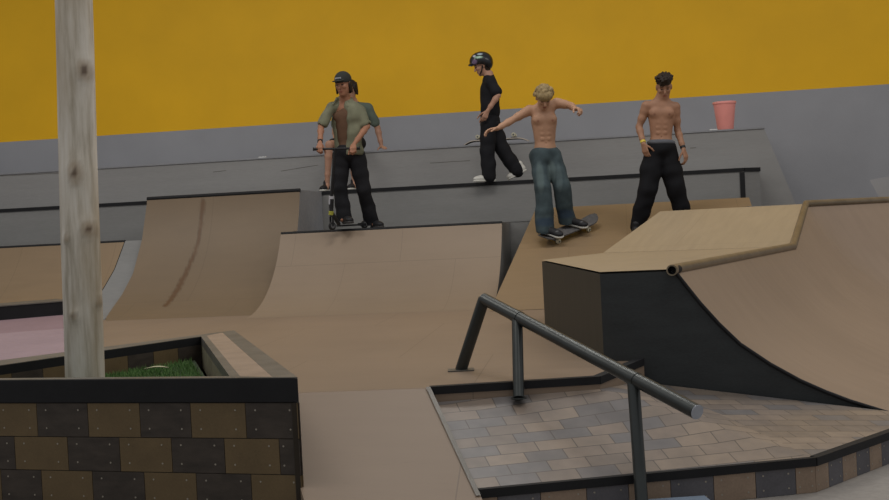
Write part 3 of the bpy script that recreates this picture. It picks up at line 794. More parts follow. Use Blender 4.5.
#PEOPLE>>
# ------------------------------------------------------------------ signed distance modelling for bodies and cloth
def V3(p): return np.array((p[0], p[1], p[2]), float)
class SDF:
    """smooth union of round cones and ellipsoids on a grid, skinned to one continuous surface"""
    def __init__(s, h=0.007): s.h = h; s.p = []
    def cone(s, a, b, r0, r1, k=.02): s.p.append(('c', V3(a), V3(b), r0, r1, k)); return s
    def chain(s, pts, rs, k=.02):
        for i in range(len(pts) - 1): s.cone(pts[i], pts[i + 1], rs[i], rs[i + 1], k)
        return s
    def ell(s, c, r, ax=None, k=.02):
        A = np.eye(3) if ax is None else np.array([V3(x.normalized()) for x in ax]); s.p.append(('e', V3(c), np.array(r, float), A, k)); return s
    def cut(s, c, r, ax=None, k=.006):
        A = np.eye(3) if ax is None else np.array([V3(x.normalized()) for x in ax]); s.p.append(('x', V3(c), np.array(r, float), A, k)); return s
    def cutcone(s, a, b, r0, r1, k=.006): s.p.append(('y', V3(a), V3(b), r0, r1, k)); return s
    def build(s, fold=None):
        h = s.h; lo = np.full(3, 1e9); hi = -lo
        for q in s.p:
            if q[0] == 'c':
                r = max(q[3], q[4]); lo = np.minimum(lo, np.minimum(q[1], q[2]) - r); hi = np.maximum(hi, np.maximum(q[1], q[2]) + r)
            elif q[0] == 'e':
                r = q[2].max(); lo = np.minimum(lo, q[1] - r); hi = np.maximum(hi, q[1] + r)
        pad = .04; lo -= pad; hi += pad
        n = np.ceil((hi - lo) / h).astype(int) + 1
        D = np.full(n, 1.0)
        X = [lo[i] + h * np.arange(n[i]) for i in range(3)]
        for q in s.p:
            kk = q[-1]; mg = kk + 3 * h
            if q[0] in 'cy': r = max(q[3], q[4]); l_ = np.minimum(q[1], q[2]) - r - mg; g_ = np.maximum(q[1], q[2]) + r + mg
            else: r = q[2].max(); l_ = q[1] - r - mg; g_ = q[1] + r + mg
            i0 = np.clip(np.floor((l_ - lo) / h).astype(int), 0, n); i1 = np.clip(np.ceil((g_ - lo) / h).astype(int) + 1, 0, n)
            if (i1 <= i0).any(): continue
            sl = tuple(slice(i0[i], i1[i]) for i in range(3))
            x = X[0][sl[0]][:, None, None]; y = X[1][sl[1]][None, :, None]; z = X[2][sl[2]][None, None, :]
            if q[0] in 'cy':
                a, b = q[1], q[2]; ba = b - a; L2 = max(ba @ ba, 1e-9)
                px_, py_, pz_ = x - a[0], y - a[1], z - a[2]
                t = np.clip((px_ * ba[0] + py_ * ba[1] + pz_ * ba[2]) / L2, 0, 1)
                d = np.sqrt((px_ - t * ba[0]) ** 2 + (py_ - t * ba[1]) ** 2 + (pz_ - t * ba[2]) ** 2) - (q[3] + (q[4] - q[3]) * t)
            else:
                c, r_, A = q[1], q[2], q[3]; px_, py_, pz_ = x - c[0], y - c[1], z - c[2]
                u = [px_ * A[i][0] + py_ * A[i][1] + pz_ * A[i][2] for i in range(3)]
                k0 = np.sqrt(sum((u[i] / r_[i]) ** 2 for i in range(3))); k1 = np.sqrt(sum((u[i] / r_[i] ** 2) ** 2 for i in range(3)))
                d = np.where(k1 > 1e-9, k0 * (k0 - 1) / np.maximum(k1, 1e-9), -r_.min())
            cur = D[sl]
            if q[0] in 'ce':
                hh = np.maximum(kk - np.abs(cur - d), 0) / kk; D[sl] = np.minimum(cur, d) - hh * hh * kk * .25
            else:
                d = -d; hh = np.maximum(kk - np.abs(cur - d), 0) / kk; D[sl] = np.maximum(cur, d) + hh * hh * kk * .25
        if fold is not None:
            x = X[0][:, None, None]; y = X[1][None, :, None]; z = X[2][None, None, :]
            D = D + fold(x, y, z)
        return surfnet(D, lo, h)
def surfnet(D, lo, h):
    N = D < 0
    nx, ny, nz = D.shape
    c8 = [(i, j, k_) for i in (0, 1) for j in (0, 1) for k_ in (0, 1)]
    sub = lambda A, i, j, k_: A[i:nx - 1 + i, j:ny - 1 + j, k_:nz - 1 + k_]
    cnt = sum(sub(N, *c).astype(np.int8) for c in c8); act = (cnt > 0) & (cnt < 8)
    I = np.argwhere(act); idx = np.full(act.shape, -1, np.int64); idx[act] = np.arange(len(I))
    vals = {c: D[I[:, 0] + c[0], I[:, 1] + c[1], I[:, 2] + c[2]] for c in c8}
    acc = np.zeros((len(I), 3)); num = np.zeros(len(I))
    for a in c8:
        for ax in range(3):
            if a[ax] == 1: continue
            b = list(a); b[ax] = 1; b = tuple(b); va, vb = vals[a], vals[b]; m = (va < 0) != (vb < 0)
            t = np.where(m, va / np.where(m, va - vb, 1), 0); p = np.tile(np.array(a, float), (len(I), 1)); p[:, ax] = t
            acc[m] += p[m]; num[m] += 1
    vt = lo + h * (I + acc / num[:, None])
    quads = []
    for ax in range(3):
        o1, o2 = (ax + 1) % 3, (ax + 2) % 3
        s0 = [slice(None)] * 3; s1 = [slice(None)] * 3; s0[ax] = slice(0, -1); s1[ax] = slice(1, None)
        A, B = N[tuple(s0)], N[tuple(s1)]; E = np.argwhere(A != B)
        E = E[(E[:, o1] > 0) & (E[:, o2] > 0) & (E[:, o1] < D.shape[o1] - 1) & (E[:, o2] < D.shape[o2] - 1)]
        ins = A[E[:, 0], E[:, 1], E[:, 2]]
        def ci(d1, d2):
            e = E.copy(); e[:, o1] -= d1; e[:, o2] -= d2; return idx[e[:, 0], e[:, 1], e[:, 2]]
        q = np.stack([ci(1, 1), ci(0, 1), ci(0, 0), ci(1, 0)], 1); q[~ins] = q[~ins][:, ::-1]
        quads.append(q)
    return vt, np.concatenate(quads)
def skin(name, sdf, mat, parent, spots=None, fold=None, drop=None):
    vt, q = sdf.build(fold)
    if drop is not None:
        keep = ~drop(vt); q = q[keep[q].all(1)]; used = np.unique(q); mp = np.full(len(vt), -1); mp[used] = np.arange(len(used)); q = mp[q]; vt = vt[used]
    base = np.array(wloc(parent)); me = bpy.data.meshes.new(name)
    me.from_pydata((vt - base).tolist(), [], q.tolist()); me.materials.append(mat)
    me.polygons.foreach_set('use_smooth', [True] * len(me.polygons))
    o = bpy.data.objects.new(name, me); col.objects.link(o); o.parent = parent
    paint(o, spots or [])
    return o
def folds(amp, seed, freq=(9, 26), center=None, vertical=1.0):
    r = np.random.default_rng(seed); ws = []
    for i in range(9):
        d = r.normal(size=3); d[2] *= vertical; d /= np.linalg.norm(d); ws.append((d * r.uniform(*freq) * 2, r.uniform(0, 6.28), r.uniform(.5, 1)))
    def f(x, y, z):
        s_ = 0
        for d, ph, w in ws: s_ = s_ + w * np.sin(d[0] * x + d[1] * y + d[2] * z + ph)
        return amp * s_ / 3
    return f
def nv(*a): return Vector(a).normalized()
def frame(f, up=Vector((0, 0, 1))):
    f = f.normalized(); r = f.cross(up).normalized(); return r, f, r.cross(f).normalized()   # right, forward, up of the figure
def add_head(S, H, f, up=Vector((0, 0, 1)), s=1.0, ears=True):
    r, f, u = frame(f, up)
    S.ell(H + u * .022 * s - f * .012 * s, (.074 * s, .093 * s, .098 * s), (r, f, u), .03)
    S.ell(H - u * .05 * s + f * .022 * s, (.056 * s, .066 * s, .072 * s), (r, f, u), .03)
    S.ell(H - u * .103 * s + f * .062 * s, (.024 * s, .022 * s, .02 * s), (r, f, u), .03)
    for q in (-1, 1):
        S.cone(H + f * .076 * s + u * .026 * s + r * q * .012, H + f * .066 * s + u * .026 * s + r * q * .042 * s, .013 * s, .012 * s, .015)
        S.ell(H + f * .062 * s - u * .022 * s + r * q * .038 * s, (.02 * s, .02 * s, .018 * s), (r, f, u), .02)
        if ears: S.ell(H + r * q * .077 * s - u * .01 * s - f * .008, (.010 * s, .020 * s, .032 * s), (r, f, u), .006)
    for q in (-1, 1): S.cut(H + f * .097 * s + u * .004 * s + r * q * .032 * s, (.019 * s, .018 * s, .012 * s), (r, f, u), .012)
    S.cone(H + f * .082 * s + u * .012 * s, H + f * .106 * s - u * .03 * s, .009 * s, .014 * s, .008)
    S.ell(H + f * .086 * s - u * .060 * s, (.023 * s, .010 * s, .007 * s), (r, f, u), .004)
    S.ell(H + f * .084 * s - u * .073 * s, (.020 * s, .010 * s, .008 * s), (r, f, u), .004)
    S.cut(H + f * .098 * s - u * .0665 * s, (.022 * s, .008, .003), (r, f, u), .004)
    sp = []
    for q in (-1, 1):
        sp.append((H + f * .083 * s + u * .004 * s + r * q * .032 * s, (.014 * s, .03, .008 * s), rgb(42, 30, 26), .9))
        sp.append((H + f * .082 * s + u * .028 * s + r * q * .032 * s, (.022 * s, .03, .006 * s), rgb(62, 44, 34), .8))
    sp.append((H + f * .09 * s - u * .067 * s, (.024 * s, .024, .010 * s), rgb(138, 78, 66), .7))
    return sp
def add_hand(S, wr, d, n, thumb, curl=.5, s=1.0, spread=.0):
    """palm from wrist wr along d; palm faces n; thumb leaves on the side `thumb`; curl 0 straight .. 1 fist"""
    d = d.normalized(); n = (n - d * n.dot(d)).normalized(); t = (thumb - d * thumb.dot(d) - n * thumb.dot(n)).normalized()
    for i in range(4):
        o = t * (.027 - .018 * i) * s
        S.cone(wr + o * .55 + d * .005, wr + o + d * (.088 - .004 * abs(i - 1)) * s, .0135 * s, .0115 * s, .012)
        L = (.042, .047, .043, .034)[i] * s; p = wr + o + d * (.088 - .004 * abs(i - 1)) * s; a = curl * (.75 + .1 * i)
        dirs = d + t * (spread * (1.5 - i) * .18)
        for j, (w, rr) in enumerate(((1.0, .0098), (.68, .009), (.55, .0082))):
            dd = (dirs.normalized() * math.cos(a) + n * math.sin(a)).normalized(); q = p + dd * L * w
            S.cone(p, q, rr * s, rr * .92 * s, .004); p = q; a += curl * 1.25
    p = wr + t * .022 * s + d * .02 * s; a = .85 - .25 * curl
    for L, rr, an in ((.045, .0125, .0), (.034, .0105, .35), (.027, .0095, .3)):
        a -= an * .7; dd = (d * math.cos(a) + t * math.sin(a) + n * (.25 + .6 * curl)).normalized(); q = p + dd * L * s; S.cone(p, q, rr * s, rr * .9 * s, .005); p = q
def add_arm(S, sh, el, wr, s=1.0, m=1.0):
    ua = el - sh; fa = wr - el
    S.chain([sh, sh + ua * .25, sh + ua * .6, el], [.05 * m, .047 * m, .043 * m, .036 * m], .03)
    S.chain([el, el + fa * .25, el + fa * .7, wr], [.036 * m, .039 * m, .031 * m, .024 * m], .02)
def add_leg(S, hp, kn, an, m=1.0):
    t = kn - hp; c = an - kn
    S.chain([hp, hp + t * .3, hp + t * .75, kn], [.085 * m, .083 * m, .062 * m, .052 * m], .03)
    S.chain([kn, kn + c * .3, kn + c * .75, an], [.052 * m, .054 * m, .038 * m, .034 * m], .02)
def add_torso(S, N, P, sL, sR, fwd, m=1.0, hips=.15):
    up = (N - P).normalized(); lat = (sR - sL).normalized(); fw = (fwd - up * fwd.dot(up)).normalized(); lt = fw.cross(up).normalized()
    if lt.dot(lat) < 0: lt = -lt
    ax = (lt, fw, up); L = (N - P).length
    S.ell(P + up * L * .68, (.150 * m, .102 * m, L * .31), ax, .05)
    S.ell(P + up * L * .36, (.126 * m, .090 * m, L * .30), ax, .06)
    S.ell(P + up * L * .04, (hips * m, .105 * m, .115), ax, .05)
    mid = P + up * L * .90
    for sh in (sL, sR):
        S.cone(mid + (sh - mid) * .25, sh, .056 * m, .052 * m, .05)
        S.cone(N + up * .05, mid + (sh - mid) * .65, .04 * m, .032 * m, .05)
    for q in (-1, 1):
        S.ell(P + up * L * .735 + lt * q * .07 * m + fw * .072 * m, (.07 * m, .036 * m, .052 * m), ax, .03)
        S.ell(P + up * L * .74 + lt * q * .075 * m - fw * .075 * m, (.06 * m, .03 * m, .08 * m), ax, .03)
        for zz in (.30, .41, .52): S.ell(P + up * L * zz + lt * q * .03 + fw * .075 * m, (.027, .018, .024), ax, .012)
    S.cut(P + up * L * .2 + fw * .1 * m, (.006, .02, .009), ax, .006)
    return lt, fw, up, L
def make_shoe(root, heel, toe, up, mat, solemat, s=1.0, spots=None, w=.045):
    d = (toe - heel).normalized(); L = (toe - heel).length; r = d.cross(up).normalized(); up = r.cross(d).normalized(); ax = (r, d, up)
    S = SDF(.006)
    S.ell(heel + d * L * .2 + up * .052, (.040, L * .22, .048), ax, .03); S.ell(heel + d * L * .5 + up * .044, (.044, L * .34, .040), ax, .03)
    S.ell(heel + d * L * .8 + up * .038, (w, L * .21, .032), ax, .03); S.cone(heel + d * L * .2 + up * .06, heel + d * L * .17 + up * .115, .04, .043, .02)
    for c, rr in ((.0, 0),): S.cut(heel + d * L * .5 - up * .06, (.2, .4, .077), ax, .004)
    sh = skin('shoe', S, mat, root, spots)
    T = SDF(.006)
    T.ell(heel + d * L * .22 + up * .012, (.042, L * .24, .022), ax, .02); T.ell(heel + d * L * .55 + up * .012, (.043, L * .34, .02), ax, .02); T.ell(heel + d * L * .8 + up * .012, (w + .003, L * .225, .022), ax, .02)
    T.cut(heel + d * L * .5 - up * .1, (.3, .5, .1), ax, .003)
    so = skin('sole', T, solemat, sh)
    return sh
SKIN = lambda nm, c: painted(nm, c, .07, .55, scale=9)
M['skin_a'] = SKIN('tanned_skin', rgb(158, 112, 88)); M['skin_b'] = SKIN('fair_skin', rgb(176, 134, 112)); M['skin_c'] = SKIN('light_skin', rgb(180, 140, 114)); M['skin_d'] = SKIN('olive_skin', rgb(156, 116, 92))
cloth = lambda nm, c, v=.15, sc=8: painted(nm, c, v, .85, scale=sc, spec=.15)
M['black_cloth'] = cloth('black_cloth', rgb(35, 35, 38)); M['black_pants'] = cloth('black_trouser_cloth', rgb(33, 33, 36)); M['black_sweat'] = cloth('black_sweatpant_cloth', rgb(25, 25, 28))
M['jean'] = cloth('faded_blue_denim', rgb(66, 78, 82), .35, 7); M['olive'] = cloth('grey_olive_shirt_cloth', rgb(118, 118, 98), .15); M['sage'] = cloth('grey_green_cloth', rgb(98, 108, 98))
M['torso_brown'] = cloth('brown_torso_layer', rgb(98, 74, 58)); M['grey_band'] = cloth('grey_waistband', rgb(92, 94, 100)); M['hair_dark'] = painted('dark_brown_hair', rgb(40, 30, 22), .35, .6, scale=40); M['hair_blond'] = painted('sandy_blond_hair', rgb(146, 126, 90), .35, .6, scale=40)
M['black_shoe'] = painted('black_shoe', rgb(34, 34, 37), .15, .6); M['white_shoe'] = painted('white_shoe', rgb(205, 203, 196), .06, .6); M['white_sole'] = painted('white_sole', rgb(200, 198, 190), .05, .6); M['dark_sole'] = painted('dark_sole', rgb(60, 58, 58), .05, .6)
M['helmet'] = painted('glossy_black_helmet', rgb(26, 26, 29), .1, .25, spec=.5); M['cap'] = painted('dark_cap_cloth', rgb(48, 50, 48), .12, .8)
M['yellow_band'] = mottled('yellow_band', rgb(214, 190, 70), .05, 9, .6); M['black_plastic'] = mottled('black_plastic', rgb(28, 28, 30), .1, 9, .4); M['white_label'] = mottled('white_label', rgb(170, 170, 176), .05, 9, .6)
M['lime'] = mottled('lime_label', rgb(160, 158, 62), .05, 9, .6); M['wheel'] = mottled('off_white_wheel', rgb(205, 200, 175), .06, 12, .5); M['truck'] = mottled('grey_truck_metal', rgb(120, 120, 122), .1, 12, .4, .6); M['griptape'] = mottled('charcoal_griptape', rgb(92, 90, 90), .2, 30, .85); M['deckwood'] = mottled('pale_deck_bottom', rgb(190, 180, 168), .1, 9, .5); M['rubber'] = mottled('black_rubber', rgb(24, 24, 25), .1, 9, .6)

def skateboard(name, label, c, d, up, L=.8, W_=.2, top='griptape', bot='deckwood', ride=True):
    """c = centre of the deck plate's underside"""
    d = d.normalized(); r = d.cross(up).normalized(); up = r.cross(d).normalized()
    root = thing(name, label, 'skateboard', c)
    m = MB(); n = 28
    def rowz(t): e = max(0, abs(t) - .62) / .38; return .055 * e * e + .0
    def half(t): e = max(0, (abs(t) - .70) / .30); return W_ / 2 * math.sqrt(max(0, 1 - e * e * .985))
    top_, bot_ = [], []
    for i in range(n + 1):
        t = -1 + 2 * i / n; w = half(t); z = rowz(t)
        row = [c + d * t * L / 2 + r * w * (-1 + j / 4) + up * (z + .006 * (abs(-1 + j / 4)) ** 2) for j in range(9)]
        top_.append([p + up * .012 for p in row]); bot_.append(row)
    m.grid(top_, 0); m.grid([list(reversed(q)) for q in bot_], 1)
    for k_ in (0, 8):
        m.grid([[bot_[i][k_], top_[i][k_]] for i in range(n + 1)], 1)
    for e in (0, n): m.grid([[bot_[e][j], top_[e][j]] for j in range(9)], 1)
    obj('deck', m, [M[top], M[bot]], root, smooth=True, angle=35)
    for sg in (-1, 1):
        tc = c + d * sg * L * .27; m = MB()
        m.box(tc - up * .004, d * .04, r * .028, up * .004); m.box(tc - up * .018, d * .018, r * .02, up * .014)
        m.tube([tc - up * .036 - r * .1, tc - up * .036 + r * .1], .011, 12); m.tube([tc - up * .036 - r * .06, tc - up * .034, tc - up * .036 + r * .06], .014, 12)
        tr = obj('truck', m, M['truck'], root, smooth=True)
        for q in (-1, 1):
            m = MB(); a = tc - up * .036 + r * q * .078; m.tube([a - r * .017, a - r * .012, a + r * .012, a + r * .017], [.022, .027, .027, .022], 18); m.tube([a + r * q * .0172, a + r * q * .0185], .009, 10, mi=1)
            obj('wheel', m, [M['wheel'], M['truck']], tr, smooth=True)
    return root

# ================================================================== man with the scooter
D = 12.93; J = lambda x, y, dd=0.0: at(x, y, D + dd)
feet = W(0, 0, 0); gz = Z1 + .006
root = thing('person', 'man in a dark cap, open olive shirt and black trousers holding a scooter', 'person', Vector((J(357, 228).x, D, gz)))
N_, P_ = J(345.5, 103, .03), J(349, 153, .02)
sL, sR = J(331.5, 107.5, .0), J(360.5, 110, .0)
fw = nv(-.35, -1, 0)
S = SDF(.0065); H = J(343.2, 83.8, -.06)
sp = add_head(S, H, nv(-.45, -1, -.30), s=1.05)
S.cone(N_ - Z * .02, H - Z * .04, .058, .054, .03)
add_torso(S, N_, P_, sL, sR, fw, .88, .13)
eL, eR = J(321, 127, -.06), J(367, 126.5, -.06); wL, wR = J(320, 143.5, -.30), J(353.5, 145, -.32)
add_arm(S, sL, eL, wL, m=.88); add_arm(S, sR, eR, wR, m=.88)
barL, barR = J(313, 149.2, -.36), J(360, 148.2, -.36); bd = (barR - barL).normalized()
for wr, tdir in ((wL, bd), (wR, -bd)):
    g_ = barL + bd * (wr - barL).dot(bd); add_hand(S, wr, (g_ - wr) + Vector((0, -.03, -.0)), Vector((0, .3, -1)), tdir, .95)
gd = gz + .066; fw_c = Vector((J(334.5, 226).x, D - .27, gz + .046)); rw_c = Vector((J(364, 226).x, D + .06, gz + .046))
hL, hR = J(341, 157, .02), J(357, 157, .02); kL, kR = J(340, 189, -.03), J(363.5, 190, .0)
aL = fw_c.lerp(rw_c, .36); aR = J(371.5, 221, .14); aL = Vector((aL.x - .005, aL.y + .10, gd + .085)); aR = Vector((aR.x, aR.y, gz + .09))
add_leg(S, hL, kL, aL, .74); add_leg(S, hR, kR, aR, .74)
for a, t in ((aL, nv(-.25, -1, 0)), (aR, nv(.3, -1, 0))): S.cone(Vector((a.x, a.y, a.z - .03)), Vector((a.x, a.y, a.z - .04)) + t * .06, .028, .026, .02)
skin('body', S, M['skin_a'], root, sp)
S = SDF(.0075)
S.ell(P_ + Z * .0, (.165, .125, .12), None, .05)
for h_, k_, a in ((hL, kL, aL), (hR, kR, aR)):
    S.chain([h_, h_ + (k_ - h_) * .5, k_, k_ + (a - k_) * .6, a + Vector((0, 0, -.035))], [.100, .090, .077, .079, .086], .02)
skin('trousers', S, M['black_pants'], root, fold=folds(.006, 3), drop=lambda v: v[:, 2] < np.where(v[:, 0] < (aL.x + aR.x) / 2, gd + .028, gz + .028))
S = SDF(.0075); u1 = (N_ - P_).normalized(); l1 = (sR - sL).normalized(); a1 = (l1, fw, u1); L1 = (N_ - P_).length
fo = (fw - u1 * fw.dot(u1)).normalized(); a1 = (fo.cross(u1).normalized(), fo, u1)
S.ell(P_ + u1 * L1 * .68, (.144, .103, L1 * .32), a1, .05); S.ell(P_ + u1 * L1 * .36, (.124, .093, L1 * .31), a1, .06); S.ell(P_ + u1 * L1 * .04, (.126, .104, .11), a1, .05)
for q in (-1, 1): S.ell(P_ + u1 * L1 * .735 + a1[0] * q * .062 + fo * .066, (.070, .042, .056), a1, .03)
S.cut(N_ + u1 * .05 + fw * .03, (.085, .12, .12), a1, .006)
skin('torso_layer', S, M['torso_brown'], root, fold=folds(.002, 8))  # brown layer over the torso, darker than the arms
# open shirt: collar, two fronts, short sleeves
S = SDF(.0075); up_ = (N_ - P_).normalized(); lat = (sR - sL).normalized(); Ls = (N_ - P_).length; fwn = fw
ax = (lat, fwn, up_)
S.ell(P_ + up_ * Ls * .66, (.172, .126, Ls * .36), ax, .05); S.ell(P_ + up_ * Ls * .30, (.160, .126, Ls * .33), ax, .05); S.ell(P_ + up_ * Ls * .02, (.166, .130, .12), ax, .05)
for sh, el in ((sL, eL), (sR, eR)):
    S.cone(N_ - up_ * .02, sh, .058, .055, .05); S.cone(sh, sh + (el - sh) * .80, .055, .061, .03)
S.cone(N_ + up_ * .01, N_ + up_ * .045, .078, .078, .02)
# hollow it
S.cutcone(N_ - up_ * .05, N_ + up_ * .2, .066, .075, .006)
for sh, el in ((sL, eL), (sR, eR)): S.cutcone(sh + (el - sh) * .74, sh + (el - sh) * 1.25, .047, .051, .004)
oc = J(341, 128, -.15)
tl = (lat * 1.0 - up_ * .10).normalized(); tu = (up_ + lat * .06).normalized()
for w, c_, hh in ((.045, .25, .30), (.060, .55, .34), (.066, .85, .30)): S.cut(N_.lerp(P_, c_) + fwn * .15 - lat * (.012 + .02 * c_), (w, .115, hh), (tl, fwn, tu), .02)
S.cut(P_ - up_ * .16, (.5, .5, .13), ax, .01)
for q in (-1, 1): S.chain([N_ + lat * q * .055 - fwn * .05 + up_ * .055, N_ + lat * q * .078 + fwn * .03 + up_ * .035, N_ + lat * (q * .088 - .01) + fwn * .115 - up_ * .035], [.012, .016, .012], .012)
skin('open_shirt', S, M['olive'], root, fold=folds(.005, 5))
# cap with curved brim
r, f, u = frame(nv(-.45, -1, -.2)); S = SDF(.006)
S.ell(H + u * .045 - f * .008, (.092, .112, .096), (r, f, u), .02); S.cut(H - u * .065, (.3, .3, .085), (r, f, u), .004)
S.ell(H + u * .043 + f * .118, (.068, .062, .009), (r, f, u), .012)
cp = skin('cap', S, M['cap'], root)
m = MB()
for i, w in enumerate((.011, .008, .013, .009)):
    c = H + u * .072 + f * .105 + r * (-.03 + i * .019); m.box(c + f * .0, r * w * .6, f * .006, u * .008)
obj('lettering', m, M['white_label'], cp)
S = SDF(.006)
for i in range(26):
    a = random.uniform(-2.6, 2.6); e = f * -math.cos(a) * .075 + r * math.sin(a) * .075
    if f.dot(e) > .03: continue
    S.cone(H + e + u * random.uniform(-.02, .02), H + e * 1.12 - u * random.uniform(.06, .11), .018, .010, .012)
skin('hair', S, M['hair_dark'], root)
make_shoe(root, Vector((aL.x + .0, aL.y + .05, gd)), Vector((aL.x + .0, aL.y + .05, gd)) + nv(.35, -1, 0) * .28, Z, M['black_shoe'], M['dark_sole'])
make_shoe(root, Vector((aR.x - .0, aR.y + .05, gz)), Vector((aR.x - .0, aR.y + .05, gz)) + nv(.5, -1, 0) * .28, Z, M['black_shoe'], M['dark_sole'])
m = MB(); bw = wL.lerp(eL, .12); m.tube([bw - (eL - wL).normalized() * .008, bw + (eL - wL).normalized() * .008], .0305, 18); obj('bracelet', m, M['rubber'], root)
# scooter
sroot = thing('kick_scooter', 'black kick scooter held upright by the man in the cap', 'scooter', Vector((J(340, 226).x, D - .2, gz)))
sd = (rw_c - fw_c); sd.z = 0; sd.normalize(); sx_ = sd.cross(Z)
hd = (barL + barR) / 2; hdt = barL.lerp(barR, .47)
m = MB(); m.tube([barL + bd * .09, barR - bd * .09], .0125, 14); m.tube([hdt, fw_c + Z * .26], .017, 14)
obj('handlebar', m, M['black_plastic'], sroot, smooth=True)
for e, dn in ((barL, bd), (barR, -bd)):
    m = MB(); m.tube([e, e + dn * .006, e + dn * .008, e + dn * .115], [.021, .021, .0165, .0165], 14); obj('grip', m, M['rubber'], sroot, smooth=True)
m = MB(); st = (hdt - fw_c).normalized(); m.tube([fw_c + Z * .20, fw_c + Z * .20 + st * .10], .026, 16); obj('clamp', m, M['black_plastic'], sroot, smooth=True)
m = MB(); m.tube([fw_c + Z * .24, fw_c + Z * .24 + st * .09], .0275, 16); obj('sticker', m, M['white_label'], sroot, smooth=True)
m = MB(); m.tube([fw_c + Z * .125 + sx_ * -.01 + Vector((0, -.01, 0)), fw_c + Z * .165 + Vector((0, -.01, 0))], .027, 16); obj('sticker', m, M['lime'], sroot, smooth=True)
m = MB(); m.tube([fw_c + Z * .20, fw_c + Z * .10], .023, 14)
for q in (-1, 1): m.bar(fw_c + Z * .10 + sx_ * q * .021, fw_c + sx_ * q * .021, .022, .006, up=sx_)
obj('fork', m, M['black_plastic'], sroot)
m = MB(); d0 = fw_c + sd * .10 + Z * .0; d1 = rw_c - sd * .075
m.bar(Vector((d0.x, d0.y, gz + .056)), Vector((d1.x, d1.y, gz + .056)), .10, .02); m.tube([fw_c + Z * .15, d0 + Z * .015], .022, 12)
for q in (-1, 1): m.bar(Vector((d1.x, d1.y, gz + .052)) + sx_ * q * .021, rw_c + sx_ * q * .021 + sd * .01, .03, .006, up=sx_)
obj('deck', m, M['black_plastic'], sroot)
for c in (fw_c, rw_c):
    m = MB(); m.tube([c - sx_ * .013, c - sx_ * .009, c + sx_ * .009, c + sx_ * .013], [.038, .045, .045, .038], 24); m.tube([c - sx_ * .0145, c + sx_ * .0145], .026, 16, mi=1); obj('wheel', m, [M['rubber'], M['truck']], sroot, smooth=True)

# ================================================================== seated person mostly hidden behind him
D = W(uv_at(350, 150, -.75)[0], -.8, 0).y; J = lambda x, y, dd=0.0: at(x, y, D + dd)
seat = W(uv_at(350, 150, -.75)[0], -.8, Z3)
root = thing('person', 'seated person in grey green shirt, mostly hidden behind the scooter man', 'person', seat)
P_ = seat + Vector((.02, .0, .13)); N_ = J(353, 105, -.02); H = J(350.5, 89.5, -.08)
sL, sR = J(338.5, 109, .0), J(368, 108, .0)
S = SDF(.007); sp = add_head(S, H, nv(-.25, -1, -.2)); S.cone(N_ - Z * .02, H - Z * .04, .056, .052, .03)
add_torso(S, N_, P_, sL, sR, nv(-.1, -1, 0), .84, .135)
eR, wR = J(377.5, 128, .06), J(381.5, 147.0, .05); wR.z = Z3 + .075; wR.y = seat.y + .04
eL, wL = J(335, 130, -.02), J(336, 143, -.3)
add_arm(S, sR, eR, wR); add_arm(S, sL, eL, wL)
add_hand(S, wR + Vector((0, 0, -.018)), nv(.35, -1, -.12), Vector((0, 0, -1)), Vector((-1, 0, 0)), .12)
hL, hR = P_ + Vector((-.09, 0, -.015)), P_ + Vector((.09, 0, -.015))
kL = W(uv_at(330, 152, -.28)[0], -.26, Z3 + .085); aL = J(326.5, 181, -.0); aL = W(uv_at(326.5, 181, -.28)[0], -.30, Z2 + .10)
kR = W(uv_at(352, 152, -.28)[0], -.26, Z3 + .085); aR = W(uv_at(354, 181, -.28)[0], -.30, Z2 + .10)
add_leg(S, hL, kL, aL, .92); add_leg(S, hR, kR, aR, .92)
for a in (aL, aR): S.cone(a - Z * .02, Vector((a.x, a.y - .08, Z2 + .05)), .032, .03, .02)
add_hand(S, wL, nv(.1, -1, -.25), Vector((0, 0, -1)), Vector((1, 0, 0)), .4)
skin('body', S, M['skin_b'], root, sp)
S = SDF(.0075); up_ = (N_ - P_).normalized(); ax = (nv(1, 0, 0), nv(0, -1, 0), Z); Ls = (N_ - P_).length
S.ell(P_ + up_ * Ls * .66, (.172, .122, Ls * .36), ax, .05); S.ell(P_ + up_ * Ls * .28, (.160, .120, Ls * .36), ax, .05)
for sh, el in ((sL, eL), (sR, eR)): S.cone(N_ - up_ * .02, sh, .066, .064, .05); S.cone(sh, sh + (el - sh) * .72, .064, .066, .03)
S.cutcone(N_ + up_ * .02, N_ + up_ * .2, .062, .07, .006)
skin('shirt', S, M['sage'], root, fold=folds(.004, 15))
S = SDF(.0075); S.ell(P_ + Z * .0, (.16, .125, .108), None, .04)
for h_, k_ in ((hL, kL), (hR, kR)): S.chain([h_, h_ + (k_ - h_) * .72], [.098, .082], .03)
skin('shorts', S, M['black_pants'], root, fold=folds(.003, 18))
S = SDF(.006); r, f, u = frame(nv(-.25, -1, -.2))
S.ell(H + u * .045 - f * .022, (.086, .098, .088), (r, f, u), .02)
for i in range(30): a = random.uniform(-2.3, 2.3); e = -f * math.cos(a) * .08 + r * math.sin(a) * .08; S.cone(H + e + u * random.uniform(0, .08), H + e * 1.1 + u * random.uniform(-.07, .0), .016, .010, .012)
skin('hair', S, M['hair_dark'], root)
for a in (aL, aR): make_shoe(root, Vector((a.x, a.y + .06, Z2 + .004)), Vector((a.x - .05, a.y - .215, Z2 + .004)), Z, M['black_shoe'], M['white_sole'])

